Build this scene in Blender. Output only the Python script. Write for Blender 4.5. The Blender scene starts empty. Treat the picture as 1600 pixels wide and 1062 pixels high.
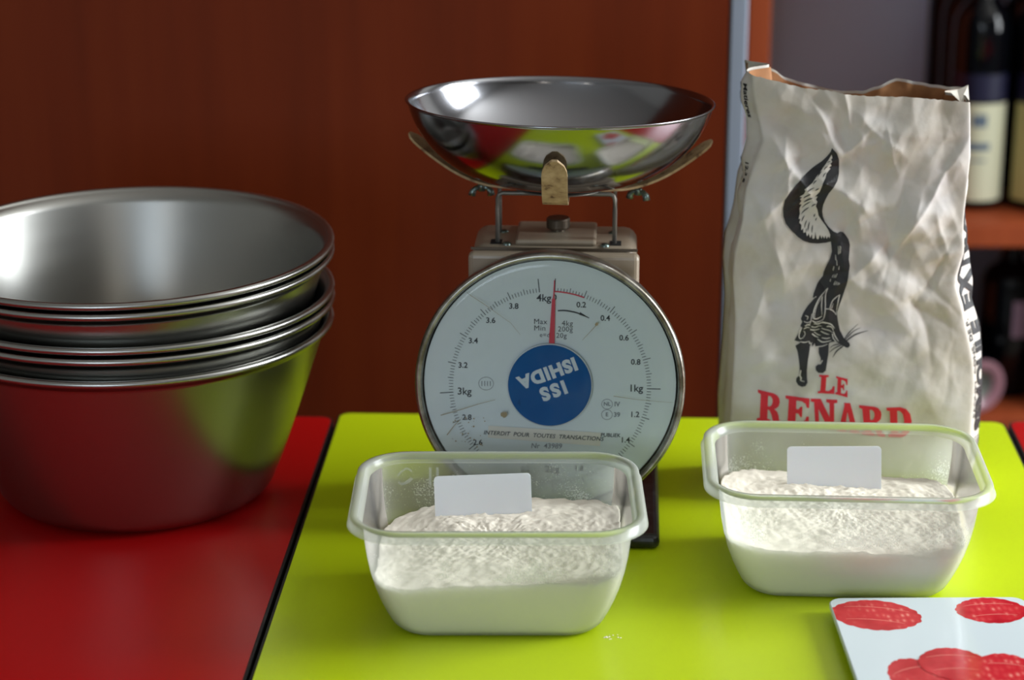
import bpy, bmesh, math, random
import numpy as np
from mathutils import Vector, Matrix

R = math.radians
TZ = 0.75                      # table height; positions above the table are given relative to it
scene = bpy.context.scene
col = scene.collection

# ------------------------------------------------------------------ camera
cam_d = bpy.data.cameras.new('camera')
cam = bpy.data.objects.new('camera', cam_d); col.objects.link(cam)
cam.location = (0, 0, TZ + 0.70); cam.rotation_euler = (R(72), 0, 0)
cam_d.sensor_width = 36; cam_d.lens = 78.75
cam_d.clip_start = 0.05; cam_d.clip_end = 50
cam_d.dof.use_dof = True; cam_d.dof.focus_distance = 1.68; cam_d.dof.aperture_fstop = 4.2
scene.camera = cam

# ------------------------------------------------------------------ world, lights, exposure
w = bpy.data.worlds.new('world'); scene.world = w; w.use_nodes = True
w.node_tree.nodes['Background'].inputs[0].default_value = (0.75, 0.87, 1.0, 1)
w.node_tree.nodes['Background'].inputs[1].default_value = 0.3
vs = scene.view_settings
vs.view_transform = 'Standard'; vs.look = 'None'; vs.gamma = 1.0; vs.exposure = -0.2
vs.use_curve_mapping = False

def area(name, loc, rot, sx, sy, power, color):
    l = bpy.data.lights.new(name, 'AREA'); l.shape = 'RECTANGLE'; l.size = sx; l.size_y = sy
    l.energy = power; l.color = color
    o = bpy.data.objects.new(name, l); col.objects.link(o); o.location = loc; o.rotation_euler = rot
    return o
# daylight entering through the window of the right wall and the one behind the camera
area('daylight_right', (2.37, 1.80, 1.70), (0, R(90), 0), 1.5, 1.1, 150, (0.93, 0.97, 1.0))
area('daylight_rear', (-0.85, -2.27, 1.55), (R(90), 0, 0), 1.0, 1.2, 34, (0.74, 0.86, 1.0))

# ------------------------------------------------------------------ helpers
def lin(r, g, b):
    f = lambda c: (c / 255 / 12.92) if c / 255 <= 0.04045 else ((c / 255 + 0.055) / 1.055) ** 2.4
    return (f(r), f(g), f(b), 1)

def mat(name, color, rough=0.5, metal=0.0, **k):
    m = bpy.data.materials.new(name); m.use_nodes = True
    p = m.node_tree.nodes['Principled BSDF']
    p.inputs['Base Color'].default_value = color; p.inputs['Roughness'].default_value = rough
    p.inputs['Metallic'].default_value = metal
    for a, v in k.items():
        p.inputs[a.replace('_', ' ')].default_value = v
    return m

def N(m, typ, **k):
    n = m.node_tree.nodes.new(typ)
    for a, v in k.items():
        if hasattr(n, a): setattr(n, a, v)
        else: n.inputs[a.replace('_', ' ')].default_value = v
    return n
def L(m, a, b): m.node_tree.links.new(a, b)
def P(m): return m.node_tree.nodes['Principled BSDF']

def coords(m, scale=(1, 1, 1), kind='Object'):
    t = N(m, 'ShaderNodeTexCoord'); mp = N(m, 'ShaderNodeMapping'); mp.inputs['Scale'].default_value = scale
    L(m, t.outputs[kind], mp.inputs['Vector']); return mp.outputs[0]
def ramp(m, fac, stops):
    r = N(m, 'ShaderNodeValToRGB'); e = r.color_ramp.elements
    while len(e) < len(stops): e.new(0.5)
    for i, (p, c) in enumerate(stops): e[i].position = p; e[i].color = c
    L(m, fac, r.inputs[0]); return r.outputs[0]
def noise_color(m, stops, scale=10, stretch=(1, 1, 1), detail=4, rough=0.55):
    n = N(m, 'ShaderNodeTexNoise'); n.inputs['Scale'].default_value = scale
    n.inputs['Detail'].default_value = detail; n.inputs['Roughness'].default_value = rough
    L(m, coords(m, stretch), n.inputs['Vector'])
    L(m, ramp(m, n.outputs['Fac'], stops), P(m).inputs['Base Color']); return n
def bump(m, scale=200, strength=0.2, dist=0.001, detail=4, stretch=(1, 1, 1)):
    n = N(m, 'ShaderNodeTexNoise'); n.inputs['Scale'].default_value = scale; n.inputs['Detail'].default_value = detail
    L(m, coords(m, stretch), n.inputs['Vector'])
    b = N(m, 'ShaderNodeBump'); b.inputs['Strength'].default_value = strength; b.inputs['Distance'].default_value = dist
    L(m, n.outputs['Fac'], b.inputs['Height']); L(m, b.outputs[0], P(m).inputs['Normal']); return b

def mk(name, verts, faces, m=None, parent=None, smooth=False, loc=None, rot=None):
    me = bpy.data.meshes.new(name); me.from_pydata([tuple(v) for v in verts], [], [tuple(f) for f in faces]); me.validate()
    bm = bmesh.new(); bm.from_mesh(me); bmesh.ops.recalc_face_normals(bm, faces=bm.faces); bm.to_mesh(me); bm.free()
    if smooth:
        me.polygons.foreach_set('use_smooth', [True] * len(me.polygons))
    return link(name, me, m, parent, loc, rot)
def link(name, me, m=None, parent=None, loc=None, rot=None):
    if m is not None: me.materials.clear(); me.materials.append(m)
    o = bpy.data.objects.new(name, me); col.objects.link(o)
    if parent: o.parent = parent
    if loc: o.location = loc
    if rot: o.rotation_euler = rot
    return o
def empty(name, loc=(0, 0, 0), rot=(0, 0, 0), parent=None):
    o = bpy.data.objects.new(name, None); col.objects.link(o); o.location = loc; o.rotation_euler = rot
    o.empty_display_size = 0.05
    if parent: o.parent = parent
    return o
def tag(o, label=None, cat=None, group=None, kind=None):
    if label: o['label'] = label
    if cat: o['category'] = cat
    if group: o['group'] = group
    if kind: o['kind'] = kind
    return o
def struct(o, label):
    return tag(o, label, None, None, 'structure')

def box_bm(x0, x1, y0, y1, z0, z1, bev=0.0, seg=2):
    bm = bmesh.new(); bmesh.ops.create_cube(bm, size=1)
    for v in bm.verts:
        v.co = Vector(((x0 + x1) / 2 + v.co.x * (x1 - x0), (y0 + y1) / 2 + v.co.y * (y1 - y0), (z0 + z1) / 2 + v.co.z * (z1 - z0)))
    if bev > 0: bmesh.ops.bevel(bm, geom=list(bm.edges), offset=bev, segments=seg, affect='EDGES', profile=0.5)
    return bm
def box(name, x0, x1, y0, y1, z0, z1, m, parent=None, bev=0.0, seg=2, loc=None, rot=None, smooth=False):
    bm = box_bm(x0, x1, y0, y1, z0, z1, bev, seg)
    me = bpy.data.meshes.new(name); bm.to_mesh(me); bm.free()
    if smooth: me.polygons.foreach_set('use_smooth', [True] * len(me.polygons))
    return link(name, me, m, parent, loc, rot)

def lathe_data(prof, n=96, closed=False):
    """prof: list of (r, z). closed joins the last ring to the first."""
    v, f, rings = [], [], []
    for (r, z) in prof:
        if r < 1e-6:
            rings.append([len(v)]); v.append((0, 0, z))
        else:
            rings.append(list(range(len(v), len(v) + n)))
            for i in range(n):
                a = 2 * math.pi * i / n; v.append((r * math.cos(a), r * math.sin(a), z))
    pairs = list(zip(rings[:-1], rings[1:])) + ([(rings[-1], rings[0])] if closed else [])
    for a, b in pairs:
        for i in range(n):
            j = (i + 1) % n
            if len(a) == 1 and len(b) == 1: break
            if len(a) == 1: f.append((a[0], b[i], b[j]))
            elif len(b) == 1: f.append((a[i], b[0], a[j]))
            else: f.append((a[i], b[i], b[j], a[j]))
    return v, f
def lathe(name, prof, m, parent=None, n=96, closed=False, loc=None, rot=None, smooth=True):
    v, f = lathe_data(prof, n, closed); return mk(name, v, f, m, parent, smooth, loc, rot)

def tube_data(path, rad, n=10):
    v, f = [], []
    pts = [Vector(p) for p in path]; up = Vector((0, 0, 1))
    for i, p in enumerate(pts):
        d = (pts[min(i + 1, len(pts) - 1)] - pts[max(i - 1, 0)]).normalized()
        a = d.cross(up)
        if a.length < 1e-3: a = d.cross(Vector((0, 1, 0)))
        a.normalize(); b = d.cross(a)
        if i and a.dot(pa) < 0: a = -a; b = -b
        pa = a
        r = rad[i] if isinstance(rad, (list, tuple)) else rad
        for k in range(n):
            t = 2 * math.pi * k / n; v.append(p + a * (r * math.cos(t)) + b * (r * math.sin(t)))
    for i in range(len(pts) - 1):
        for k in range(n):
            j = (k + 1) % n; f.append((i * n + k, i * n + j, (i + 1) * n + j, (i + 1) * n + k))
    f.append(tuple(range(n))); f.append(tuple(range((len(pts) - 1) * n, len(pts) * n)))
    return v, f
def tube(name, path, rad, m, parent=None, n=10):
    v, f = tube_data(path, rad, n); return mk(name, v, f, m, parent, True)

# -------- flat print: filled outlines, strokes and lettering as 2D triangles
def curve_tris(loops):
    cu = bpy.data.curves.new('tmp', 'CURVE'); cu.dimensions = '2D'; cu.fill_mode = 'BOTH'
    for lp in loops:
        s = cu.splines.new('POLY'); s.points.add(len(lp) - 1); s.use_cyclic_u = True
        for p, q in zip(s.points, lp): p.co = (q[0], q[1], 0, 1)
    o = bpy.data.objects.new('tmp', cu); me = o.to_mesh()
    me.calc_loop_triangles()
    v = [(a.co.x, a.co.y) for a in me.vertices]; f = [tuple(t.vertices) for t in me.loop_triangles]
    o.to_mesh_clear(); bpy.data.objects.remove(o); bpy.data.curves.remove(cu)
    return v, f
def text_tris(s, size=1.0, bold=0.0, shear=0.0, space=1.0, align='CENTER', res=3):
    cu = bpy.data.curves.new('tmp', 'FONT'); cu.body = s; cu.size = size; cu.offset = bold; cu.shear = shear
    cu.align_x = align; cu.align_y = 'CENTER'; cu.space_character = space; cu.resolution_u = res
    o = bpy.data.objects.new('tmp', cu); me = o.to_mesh(); me.calc_loop_triangles()
    v = [(a.co.x, a.co.y) for a in me.vertices]; f = [tuple(t.vertices) for t in me.loop_triangles]
    o.to_mesh_clear(); bpy.data.objects.remove(o); bpy.data.curves.remove(cu)
    return v, f
def stroke(pts, w0, w1=None, wm=None):
    """tapered ribbon along a polyline -> closed outline"""
    w1 = w0 if w1 is None else w1
    n = len(pts); Lp, Rp = [], []
    for i, p in enumerate(pts):
        a = pts[max(i - 1, 0)]; b = pts[min(i + 1, n - 1)]
        dx, dy = b[0] - a[0], b[1] - a[1]; l = math.hypot(dx, dy) or 1
        t = i / (n - 1); ww = (w0 * (1 - t) + w1 * t) / 2
        if wm is not None: ww += (wm - (w0 + w1) / 2) / 2 * math.sin(math.pi * t)
        Lp.append((p[0] - dy / l * ww, p[1] + dx / l * ww)); Rp.append((p[0] + dy / l * ww, p[1] - dx / l * ww))
    v = Lp + Rp; f = []
    for i in range(n - 1): f += [(i, i + 1, n + i + 1), (i, n + i + 1, n + i)]
    return v, f
def spline(pts, k=6):
    out = []
    q = [pts[0]] + list(pts) + [pts[-1]]
    for i in range(1, len(q) - 2):
        p0, p1, p2, p3 = q[i - 1], q[i], q[i + 1], q[i + 2]
        for j in range(k):
            t = j / k
            out.append(tuple(0.5 * (2 * p1[c] + (p2[c] - p0[c]) * t + (2 * p0[c] - 5 * p1[c] + 4 * p2[c] - p3[c]) * t * t + (3 * p1[c] - p0[c] - 3 * p2[c] + p3[c]) * t ** 3) for c in (0, 1)))
    out.append(tuple(pts[-1])); return out
def join2(parts):
    v, f = [], []
    for a, b in parts:
        o = len(v); v += list(a); f += [tuple(i + o for i in t) for t in b]
    return v, f
def rot2(vf, ang, dx=0, dy=0, s=1.0):
    c, n = math.cos(ang), math.sin(ang)
    return [((x * c - y * n) * s + dx, (x * n + y * c) * s + dy) for x, y in vf[0]], vf[1]
def wrap(name, vf, fn, maxlen, m, parent):
    """subdivide a flat print and lay it on the surface fn(x, y) -> (X, Y, Z)"""
    bm = bmesh.new(); vs_ = [bm.verts.new((x, y, 0)) for x, y in vf[0]]
    for t in vf[1]:
        try: bm.faces.new([vs_[i] for i in t])
        except ValueError: pass
    if maxlen:
        for _ in range(5):
            e = [e for e in bm.edges if e.calc_length() > maxlen]
            if not e: break
            bmesh.ops.subdivide_edges(bm, edges=e, cuts=1)
            bmesh.ops.triangulate(bm, faces=bm.faces)
    for v in bm.verts: v.co = Vector(fn(v.co.x, v.co.y))
    me = bpy.data.meshes.new(name); bm.to_mesh(me); bm.free()
    return link(name, me, m, parent)

# -------- value noise (numpy)
def _h(i, j, s):
    n = (i * 374761393 + j * 668265263 + s * 1442695041) & 0xffffffff
    n = ((n ^ (n >> 13)) * 1274126177) & 0xffffffff
    return ((n ^ (n >> 16)) & 0xffff) / 65535.0
def vnoise(x, y, s=0):
    x = np.asarray(x, float); y = np.asarray(y, float)
    i = np.floor(x).astype(np.int64); j = np.floor(y).astype(np.int64); fx = x - i; fy = y - j
    fx = fx * fx * (3 - 2 * fx); fy = fy * fy * (3 - 2 * fy)
    a, b, c, d = _h(i, j, s), _h(i + 1, j, s), _h(i, j + 1, s), _h(i + 1, j + 1, s)
    return (a * (1 - fx) + b * fx) * (1 - fy) + (c * (1 - fx) + d * fx) * fy
def lattice(x, y, s=0):
    """random heights on a triangulated lattice: flat facets that meet in straight creases"""
    x = np.asarray(x, float); y = np.asarray(y, float)
    u = x + y * 0.5773; v = y * 1.1547
    i = np.floor(u).astype(np.int64); j = np.floor(v).astype(np.int64); fx = u - i; fy = v - j
    a, b, c, d = _h(i, j, s), _h(i + 1, j, s), _h(i, j + 1, s), _h(i + 1, j + 1, s)
    lo = a + (b - a) * fx + (c - a) * fy
    hi = d + (c - d) * (1 - fx) + (b - d) * (1 - fy)
    return np.where(fx + fy < 1, lo, hi)
def fbm(x, y, s=0, o=4):
    t = 0; a = 0.5
    for k in range(o): t = t + a * vnoise(np.asarray(x) * 2 ** k, np.asarray(y) * 2 ** k, s + k); a *= 0.5
    return t
def interp(t, tab):
    xs = [a for a, b in tab]; ys = [b for a, b in tab]
    if xs[0] > xs[-1]: xs = xs[::-1]; ys = ys[::-1]
    return np.interp(t, xs, ys)

# ------------------------------------------------------------------ materials
def laminate(name, c, rough=0.32):
    m = mat(name, c, rough); bump(m, 900, 0.05, 0.0003); return m
M = {}
M['lime'] = laminate('lime_laminate', lin(186, 208, 14))
M['red'] = laminate('red_laminate', lin(168, 8, 10))
M['black_edge'] = mat('black_edge', lin(14, 14, 14), 0.5)
M['leg_metal'] = mat('grey_leg_metal', lin(120, 122, 125), 0.4, 0.6)
def wood(name, a, b, c, s=1.0):
    m = mat(name, a, 0.55, 0.0, Specular_IOR_Level=0.12)
    noise_color(m, [(0.25, a), (0.5, b), (0.78, c)], 3.0 * s, (6, 6, 0.35), 6, 0.6); return m
M['door_wood'] = wood('red_brown_wood', lin(90, 32, 9), lin(102, 37, 11), lin(111, 44, 14))
M['shelf_wood'] = wood('shelf_wood', lin(122, 54, 28), lin(136, 62, 33), lin(150, 72, 40))
M['white_paint'] = mat('white_paint', lin(138, 150, 166), 0.5)
M['wall_paint'] = mat('wall_paint', lin(150, 148, 142), 0.8); bump(M['wall_paint'], 250, 0.1, 0.001)
M['grey_paint'] = mat('grey_panel_paint', lin(196, 214, 238), 0.6)
M['ceiling'] = mat('ceiling_paint', lin(190, 188, 182), 0.9)
M['floor'] = mat('floor_tile', lin(128, 118, 106), 0.4)
noise_color(M['floor'], [(0.3, lin(118, 108, 96)), (0.7, lin(138, 128, 116))], 8)
M['frame'] = mat('window_frame_white', lin(225, 225, 225), 0.4)
# brushed stainless steel
def steel(name, c, rough, aniso, streak=True):
    m = mat(name, c, rough, 1.0)
    P(m).inputs['Anisotropic'].default_value = aniso
    t = N(m, 'ShaderNodeTangent'); t.direction_type = 'RADIAL'; t.axis = 'Z'
    L(m, t.outputs[0], P(m).inputs['Tangent'])
    n = N(m, 'ShaderNodeTexNoise'); n.inputs['Scale'].default_value = 14; n.inputs['Detail'].default_value = 5
    L(m, coords(m, (1, 1, 6)), n.inputs['Vector'])
    mr = N(m, 'ShaderNodeMapRange'); mr.inputs[3].default_value = rough * 0.92; mr.inputs[4].default_value = rough * 1.12
    L(m, n.outputs['Fac'], mr.inputs[0]); L(m, mr.outputs[0], P(m).inputs['Roughness'])
    return m
M['bowl_steel'] = steel('brushed_bowl_steel', lin(166, 166, 162), 0.29, 0.55)
M['pan_steel'] = steel('polished_pan_steel', lin(146, 147, 152), 0.15, 0.35)
M['rim_metal'] = mat('worn_bezel_metal', lin(150, 146, 136), 0.28, 0.9)
noise_color(M['rim_metal'], [(0.35, lin(112, 104, 88)), (0.6, lin(166, 164, 156))], 60)
M['beige'] = mat('beige_enamel', lin(168, 152, 134), 0.35)
noise_color(M['beige'], [(0.3, lin(138, 125, 108)), (0.55, lin(158, 145, 126)), (0.8, lin(168, 156, 140))], 14)
M['black_paint'] = mat('black_base_enamel', lin(22, 22, 24), 0.3)
noise_color(M['black_paint'], [(0.45, lin(20, 20, 22)), (0.72, lin(46, 44, 44)), (0.85, lin(90, 84, 76))], 90)
M['wire'] = mat('grey_wire', lin(120, 116, 108), 0.45, 0.5)
M['zinc'] = mat('zinc_nut', lin(120, 136, 132), 0.3, 0.9)
M['knob'] = mat('knurled_brass', lin(98, 88, 76), 0.4, 0.8)
M['chipped'] = mat('chipped_cream_paint', lin(190, 168, 128), 0.6)
noise_color(M['chipped'], [(0.3, lin(78, 48, 28)), (0.42, lin(166, 140, 100)), (0.7, lin(196, 172, 132))], 110)
M['dark'] = mat('dark_slot', lin(6, 6, 6), 0.8)
M['dial'] = mat('dial_white', lin(214, 222, 224), 0.45)
M['dial_blue'] = mat('dial_blue', lin(0, 86, 150), 0.4, 0.0, Specular_IOR_Level=0.12)
noise_color(M['dial_blue'], [(0.2, lin(0, 64, 116)), (0.34, lin(0, 86, 150)), (0.8, lin(0, 90, 156))], 120)
M['dial_ink'] = mat('dial_ink', lin(44, 50, 56), 0.6)
M['dial_ink_light'] = mat('faded_dial_ink', lin(116, 122, 130), 0.6)
M['dial_red'] = mat('pointer_red', lin(206, 40, 62), 0.4)
M['label_tape'] = mat('yellowed_label_tape', lin(222, 216, 204), 0.5)
M['disc_white'] = mat('white_lettering', lin(214, 222, 226), 0.5)
M['scratch'] = mat('scratch_grime', lin(140, 128, 100), 0.7)
def clear(name, tint, gloss_rough=0.08, smudge=0.03):
    m = bpy.data.materials.new(name); m.use_nodes = True; nt = m.node_tree; nt.nodes.remove(P(m))
    out = nt.nodes['Material Output']
    tr = N(m, 'ShaderNodeBsdfTransparent'); tr.inputs[0].default_value = tint
    gl = N(m, 'ShaderNodeBsdfGlossy'); gl.inputs['Roughness'].default_value = gloss_rough
    df = N(m, 'ShaderNodeBsdfDiffuse'); df.inputs[0].default_value = lin(210, 212, 208)
    n = N(m, 'ShaderNodeTexNoise'); n.inputs['Scale'].default_value = 55; n.inputs['Detail'].default_value = 8
    L(m, coords(m), n.inputs['Vector'])
    mr = N(m, 'ShaderNodeMapRange'); mr.inputs[1].default_value = 0.5; mr.inputs[2].default_value = 0.8
    mr.inputs[3].default_value = 0.0; mr.inputs[4].default_value = smudge; L(m, n.outputs['Fac'], mr.inputs[0])
    m1 = N(m, 'ShaderNodeMixShader'); L(m, mr.outputs[0], m1.inputs[0]); L(m, tr.outputs[0], m1.inputs[1]); L(m, df.outputs[0], m1.inputs[2])
    fr = N(m, 'ShaderNodeFresnel'); fr.inputs[0].default_value = 1.32
    m2 = N(m, 'ShaderNodeMixShader'); L(m, fr.outputs[0], m2.inputs[0]); L(m, m1.outputs[0], m2.inputs[1]); L(m, gl.outputs[0], m2.inputs[2])
    L(m, m2.outputs[0], out.inputs[0]); return m
M['cover'] = clear('dial_cover_plastic', (0.96, 0.98, 0.98, 1))
M['pane'] = clear('window_glass', (0.97, 0.99, 1.0, 1), 0.02, 0.0)

def tub_material(name, dust_seed, z_dust, lo=0.29, hi=0.72):
    m = bpy.data.materials.new(name); m.use_nodes = True; nt = m.node_tree; nt.nodes.remove(P(m))
    out = nt.nodes['Material Output']
    tr = N(m, 'ShaderNodeBsdfTransparent'); tr.inputs[0].default_value = (0.97, 0.985, 0.975, 1)
    df = N(m, 'ShaderNodeBsdfDiffuse'); df.inputs[0].default_value = lin(240, 244, 240)
    tl = N(m, 'ShaderNodeBsdfTranslucent'); tl.inputs[0].default_value = lin(240, 245, 240)
    mx = N(m, 'ShaderNodeMixShader'); mx.inputs[0].default_value = 0.5
    L(m, df.outputs[0], mx.inputs[1]); L(m, tl.outputs[0], mx.inputs[2])
    # milky body that thickens at grazing angles, plus flour dust clinging above the fill line
    lw = N(m, 'ShaderNodeLayerWeight'); lw.inputs[0].default_value = 0.35
    mr = N(m, 'ShaderNodeMapRange'); mr.inputs[3].default_value = lo; mr.inputs[4].default_value = hi; L(m, lw.outputs['Facing'], mr.inputs[0])
    n = N(m, 'ShaderNodeTexNoise'); n.inputs['Scale'].default_value = 800; n.inputs['Detail'].default_value = 3
    L(m, coords(m), n.inputs['Vector'])
    n2 = N(m, 'ShaderNodeTexNoise'); n2.inputs['Scale'].default_value = 34; n2.inputs['Detail'].default_value = 4
    mp = N(m, 'ShaderNodeMapping'); mp.inputs['Location'].default_value = (dust_seed, 0, 0); tc = N(m, 'ShaderNodeTexCoord')
    L(m, tc.outputs['Object'], mp.inputs[0]); L(m, mp.outputs[0], n2.inputs['Vector'])
    sx = N(m, 'ShaderNodeSeparateXYZ'); L(m, tc.outputs['Object'], sx.inputs[0])
    zf = N(m, 'ShaderNodeMapRange'); zf.inputs[1].default_value = z_dust; zf.inputs[2].default_value = z_dust + 0.032
    zf.inputs[3].default_value = 0.16; zf.inputs[4].default_value = -0.06; L(m, sx.outputs['Z'], zf.inputs[0])
    a = N(m, 'ShaderNodeMath', operation='ADD'); L(m, n.outputs['Fac'], a.inputs[0]); L(m, zf.outputs[0], a.inputs[1])
    b = N(m, 'ShaderNodeMath', operation='MULTIPLY'); L(m, a.outputs[0], b.inputs[0]); L(m, n2.outputs['Fac'], b.inputs[1])
    th = N(m, 'ShaderNodeMapRange'); th.inputs[1].default_value = 0.31; th.inputs[2].default_value = 0.42
    th.inputs[3].default_value = 0; th.inputs[4].default_value = 0.75; L(m, b.outputs[0], th.inputs[0])
    zc = N(m, 'ShaderNodeMapRange'); zc.inputs[1].default_value = z_dust - 0.008; zc.inputs[2].default_value = z_dust - 0.002; L(m, sx.outputs['Z'], zc.inputs[0])
    td = N(m, 'ShaderNodeMath', operation='MULTIPLY'); L(m, th.outputs[0], td.inputs[0]); L(m, zc.outputs[0], td.inputs[1])
    mxv = N(m, 'ShaderNodeMath', operation='MAXIMUM'); L(m, mr.outputs[0], mxv.inputs[0]); L(m, td.outputs[0], mxv.inputs[1])
    m1 = N(m, 'ShaderNodeMixShader'); L(m, mxv.outputs[0], m1.inputs[0]); L(m, tr.outputs[0], m1.inputs[1]); L(m, mx.outputs[0], m1.inputs[2])
    gl = N(m, 'ShaderNodeBsdfGlossy'); gl.inputs['Roughness'].default_value = 0.22
    fr = N(m, 'ShaderNodeFresnel'); fr.inputs[0].default_value = 1.38
    m2 = N(m, 'ShaderNodeMixShader'); L(m, fr.outputs[0], m2.inputs[0]); L(m, m1.outputs[0], m2.inputs[1]); L(m, gl.outputs[0], m2.inputs[2])
    L(m, m2.outputs[0], out.inputs[0]); return m
M['emboss'] = mat('embossed_plastic', lin(210, 216, 206), 0.3)
P(M['emboss']).inputs['Alpha'].default_value = 0.45
M['flour'] = mat('white_flour', lin(250, 242, 226), 0.95); bump(M['flour'], 900, 0.25, 0.0005, 4)
M['flour_warm'] = mat('cream_flour', lin(249, 241, 224), 0.95); bump(M['flour_warm'], 900, 0.25, 0.0005, 4)
M['card'] = mat('white_plastic_scraper', lin(232, 234, 240), 0.35, 0.0, Subsurface_Weight=0.1)
M['paper'] = mat('crumpled_white_kraft_paper', lin(214, 210, 202), 0.7)
noise_color(M['paper'], [(0.3, lin(186, 179, 164)), (0.52, lin(200, 196, 188)), (0.75, lin(208, 206, 206))], 22, (1, 1, 1), 5)
bump(M['paper'], 260, 0.12, 0.001, 5)
M['kraft'] = mat('brown_kraft_paper', lin(158, 108, 66), 0.8)
noise_color(M['kraft'], [(0.3, lin(146, 96, 56)), (0.7, lin(172, 122, 78))], 40)
M['ink_black'] = mat('black_print', lin(24, 25, 27), 0.6)
M['ink_red'] = mat('red_print', lin(206, 20, 44), 0.6)
M['paper_line'] = mat('unprinted_paper', lin(206, 203, 194), 0.7)
M['board_glass'] = mat('white_glass', lin(206, 218, 222), 0.12)
M['rubber'] = mat('clear_rubber_foot', lin(190, 196, 196), 0.5)
m = M['raspberry'] = mat('raspberry_print', lin(190, 30, 42), 0.15)
vo = N(m, 'ShaderNodeTexVoronoi', feature='F1'); vo.inputs['Scale'].default_value = 210; vo.inputs['Randomness'].default_value = 0.5
L(m, coords(m, (1, 0.5, 1)), vo.inputs['Vector'])
nz = N(m, 'ShaderNodeTexNoise'); nz.inputs['Scale'].default_value = 38; nz.inputs['Detail'].default_value = 3; L(m, coords(m), nz.inputs['Vector'])
r1 = ramp(m, vo.outputs['Distance'], [(0.05, lin(232, 150, 136)), (0.32, lin(208, 66, 68)), (0.6, lin(196, 40, 50))])
r2 = ramp(m, nz.outputs['Fac'], [(0.35, lin(176, 20, 34)), (0.65, lin(206, 48, 56))])
rm = ramp(m, nz.outputs['Fac'], [(0.46, (0, 0, 0, 1)), (0.64, (1, 1, 1, 1))])
mx = N(m, 'ShaderNodeMixRGB', blend_type='MIX'); L(m, rm, mx.inputs[0]); L(m, r2, mx.inputs[1]); L(m, r1, mx.inputs[2])
L(m, mx.outputs[0], P(m).inputs['Base Color'])
M['berry_line'] = mat('raspberry_highlight_print', lin(230, 138, 126), 0.15)
M['bottle_glass'] = mat('dark_bottle_glass', lin(6, 8, 12), 0.08, 0.0, Specular_IOR_Level=0.3)
M['blue_foil'] = mat('blue_foil_capsule', lin(14, 14, 96), 0.3, 0.3)
M['navy_label'] = mat('navy_neck_label', lin(16, 17, 50), 0.5)
M['cream_label'] = mat('cream_wine_label', lin(206, 206, 176), 0.6)
M['yellow_label'] = mat('yellow_wine_label', lin(206, 198, 130), 0.6)
M['label_ink'] = mat('grey_blue_label_ink', lin(96, 112, 128), 0.6)
M['mauve_label'] = mat('mauve_wine_label', lin(150, 120, 140), 0.6)
M['bottle_base'] = mat('rosy_bottle_base_glass', lin(120, 84, 92), 0.3)
M['bottle_punt'] = mat('grey_bottle_punt', lin(96, 98, 92), 0.35)
M['lamp_white'] = mat('lamp_housing', lin(220, 220, 215), 0.4)
def emit(name, c, s):
    m = bpy.data.materials.new(name); m.use_nodes = True; P(m).inputs['Emission Color'].default_value = c
    P(m).inputs['Emission Strength'].default_value = s; P(m).inputs['Base Color'].default_value = c; return m
M['bulb'] = emit('warm_lamp_glow', (1.0, 0.90, 0.76, 1), 22)

# ------------------------------------------------------------------ the room
X0, X1, Y0, Y1, ZC = -2.6, 2.4, -2.3, 3.25, 2.7
struct(box('floor', X0, X1, Y0, Y1, -0.1, 0, M['floor']), 'warm grey floor below the tables')
struct(box('ceiling', X0, X1, Y0, Y1, ZC, ZC + 0.1, M['ceiling']), 'white ceiling')
struct(box('wall_back', X0, X1, Y1, Y1 + 0.1, 0, ZC, M['wall_paint']), 'pale grey wall behind the shelves')
struct(box('wall_left', X0 - 0.1, X0, Y0, Y1, 0, ZC, M['wall_paint']), 'pale left wall')
def wall_with_hole(name, axis, pos, a0, a1, h0, h1, lo, hi, label):
    """wall slab across lo..hi with a window hole a0..a1 x h0..h1"""
    parts = [(lo, a0, 0, ZC), (a1, hi, 0, ZC), (a0, a1, 0, h0), (a0, a1, h1, ZC)]
    bm = bmesh.new()
    for (p, q, z0, z1) in parts:
        b = box_bm(pos, pos + 0.1, p, q, z0, z1) if axis == 'x' else box_bm(p, q, pos - 0.1, pos, z0, z1)
        t = bpy.data.meshes.new('t'); b.to_mesh(t); b.free(); bm.from_mesh(t); bpy.data.meshes.remove(t)
    me = bpy.data.meshes.new(name); bm.to_mesh(me); bm.free()
    return struct(link(name, me, M['wall_paint']), label)
wall_with_hole('wall_right', 'x', X1, 1.2, 2.4, 0.95, 2.45, Y0, Y1, 'pale right wall with a window')
wall_with_hole('wall_front', 'y', Y0, -1.35, -0.35, 0.95, 2.15, X0, X1, 'pale wall behind the photographer with a window')
def window(name, axis, pos, a0, a1, h0, h1, label):
    root = struct(empty(name), label)
    def bar(n, p, q, z0, z1, m_, t=0.05, off=0.03):
        if axis == 'x': box(n, pos + off, pos + off + t, p, q, z0, z1, m_, root)
        else: box(n, p, q, pos - off - t, pos - off, z0, z1, m_, root)
    f = 0.05; mid = (a0 + a1) / 2
    bar('frame_post', a0, a0 + f, h0, h1, M['frame']); bar('frame_post', a1 - f, a1, h0, h1, M['frame'])
    bar('frame_post', mid - f / 2, mid + f / 2, h0 + f, h1 - f, M['frame'])
    bar('frame_rail', a0 + f, a1 - f, h0, h0 + f, M['frame']); bar('frame_rail', a0 + f, a1 - f, h1 - f, h1, M['frame'])
    bar('pane', a0 + f, mid - f / 2, h0 + f, h1 - f, M['pane'], 0.005, 0.05); bar('pane', mid + f / 2, a1 - f, h0 + f, h1 - f, M['pane'], 0.005, 0.05)
window('window_1', 'x', X1, 1.2, 2.4, 0.95, 2.45, 'white framed window in the right wall')
window('window_2', 'y', Y0, -1.35, -0.35, 0.95, 2.15, 'white framed window behind the photographer')

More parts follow.
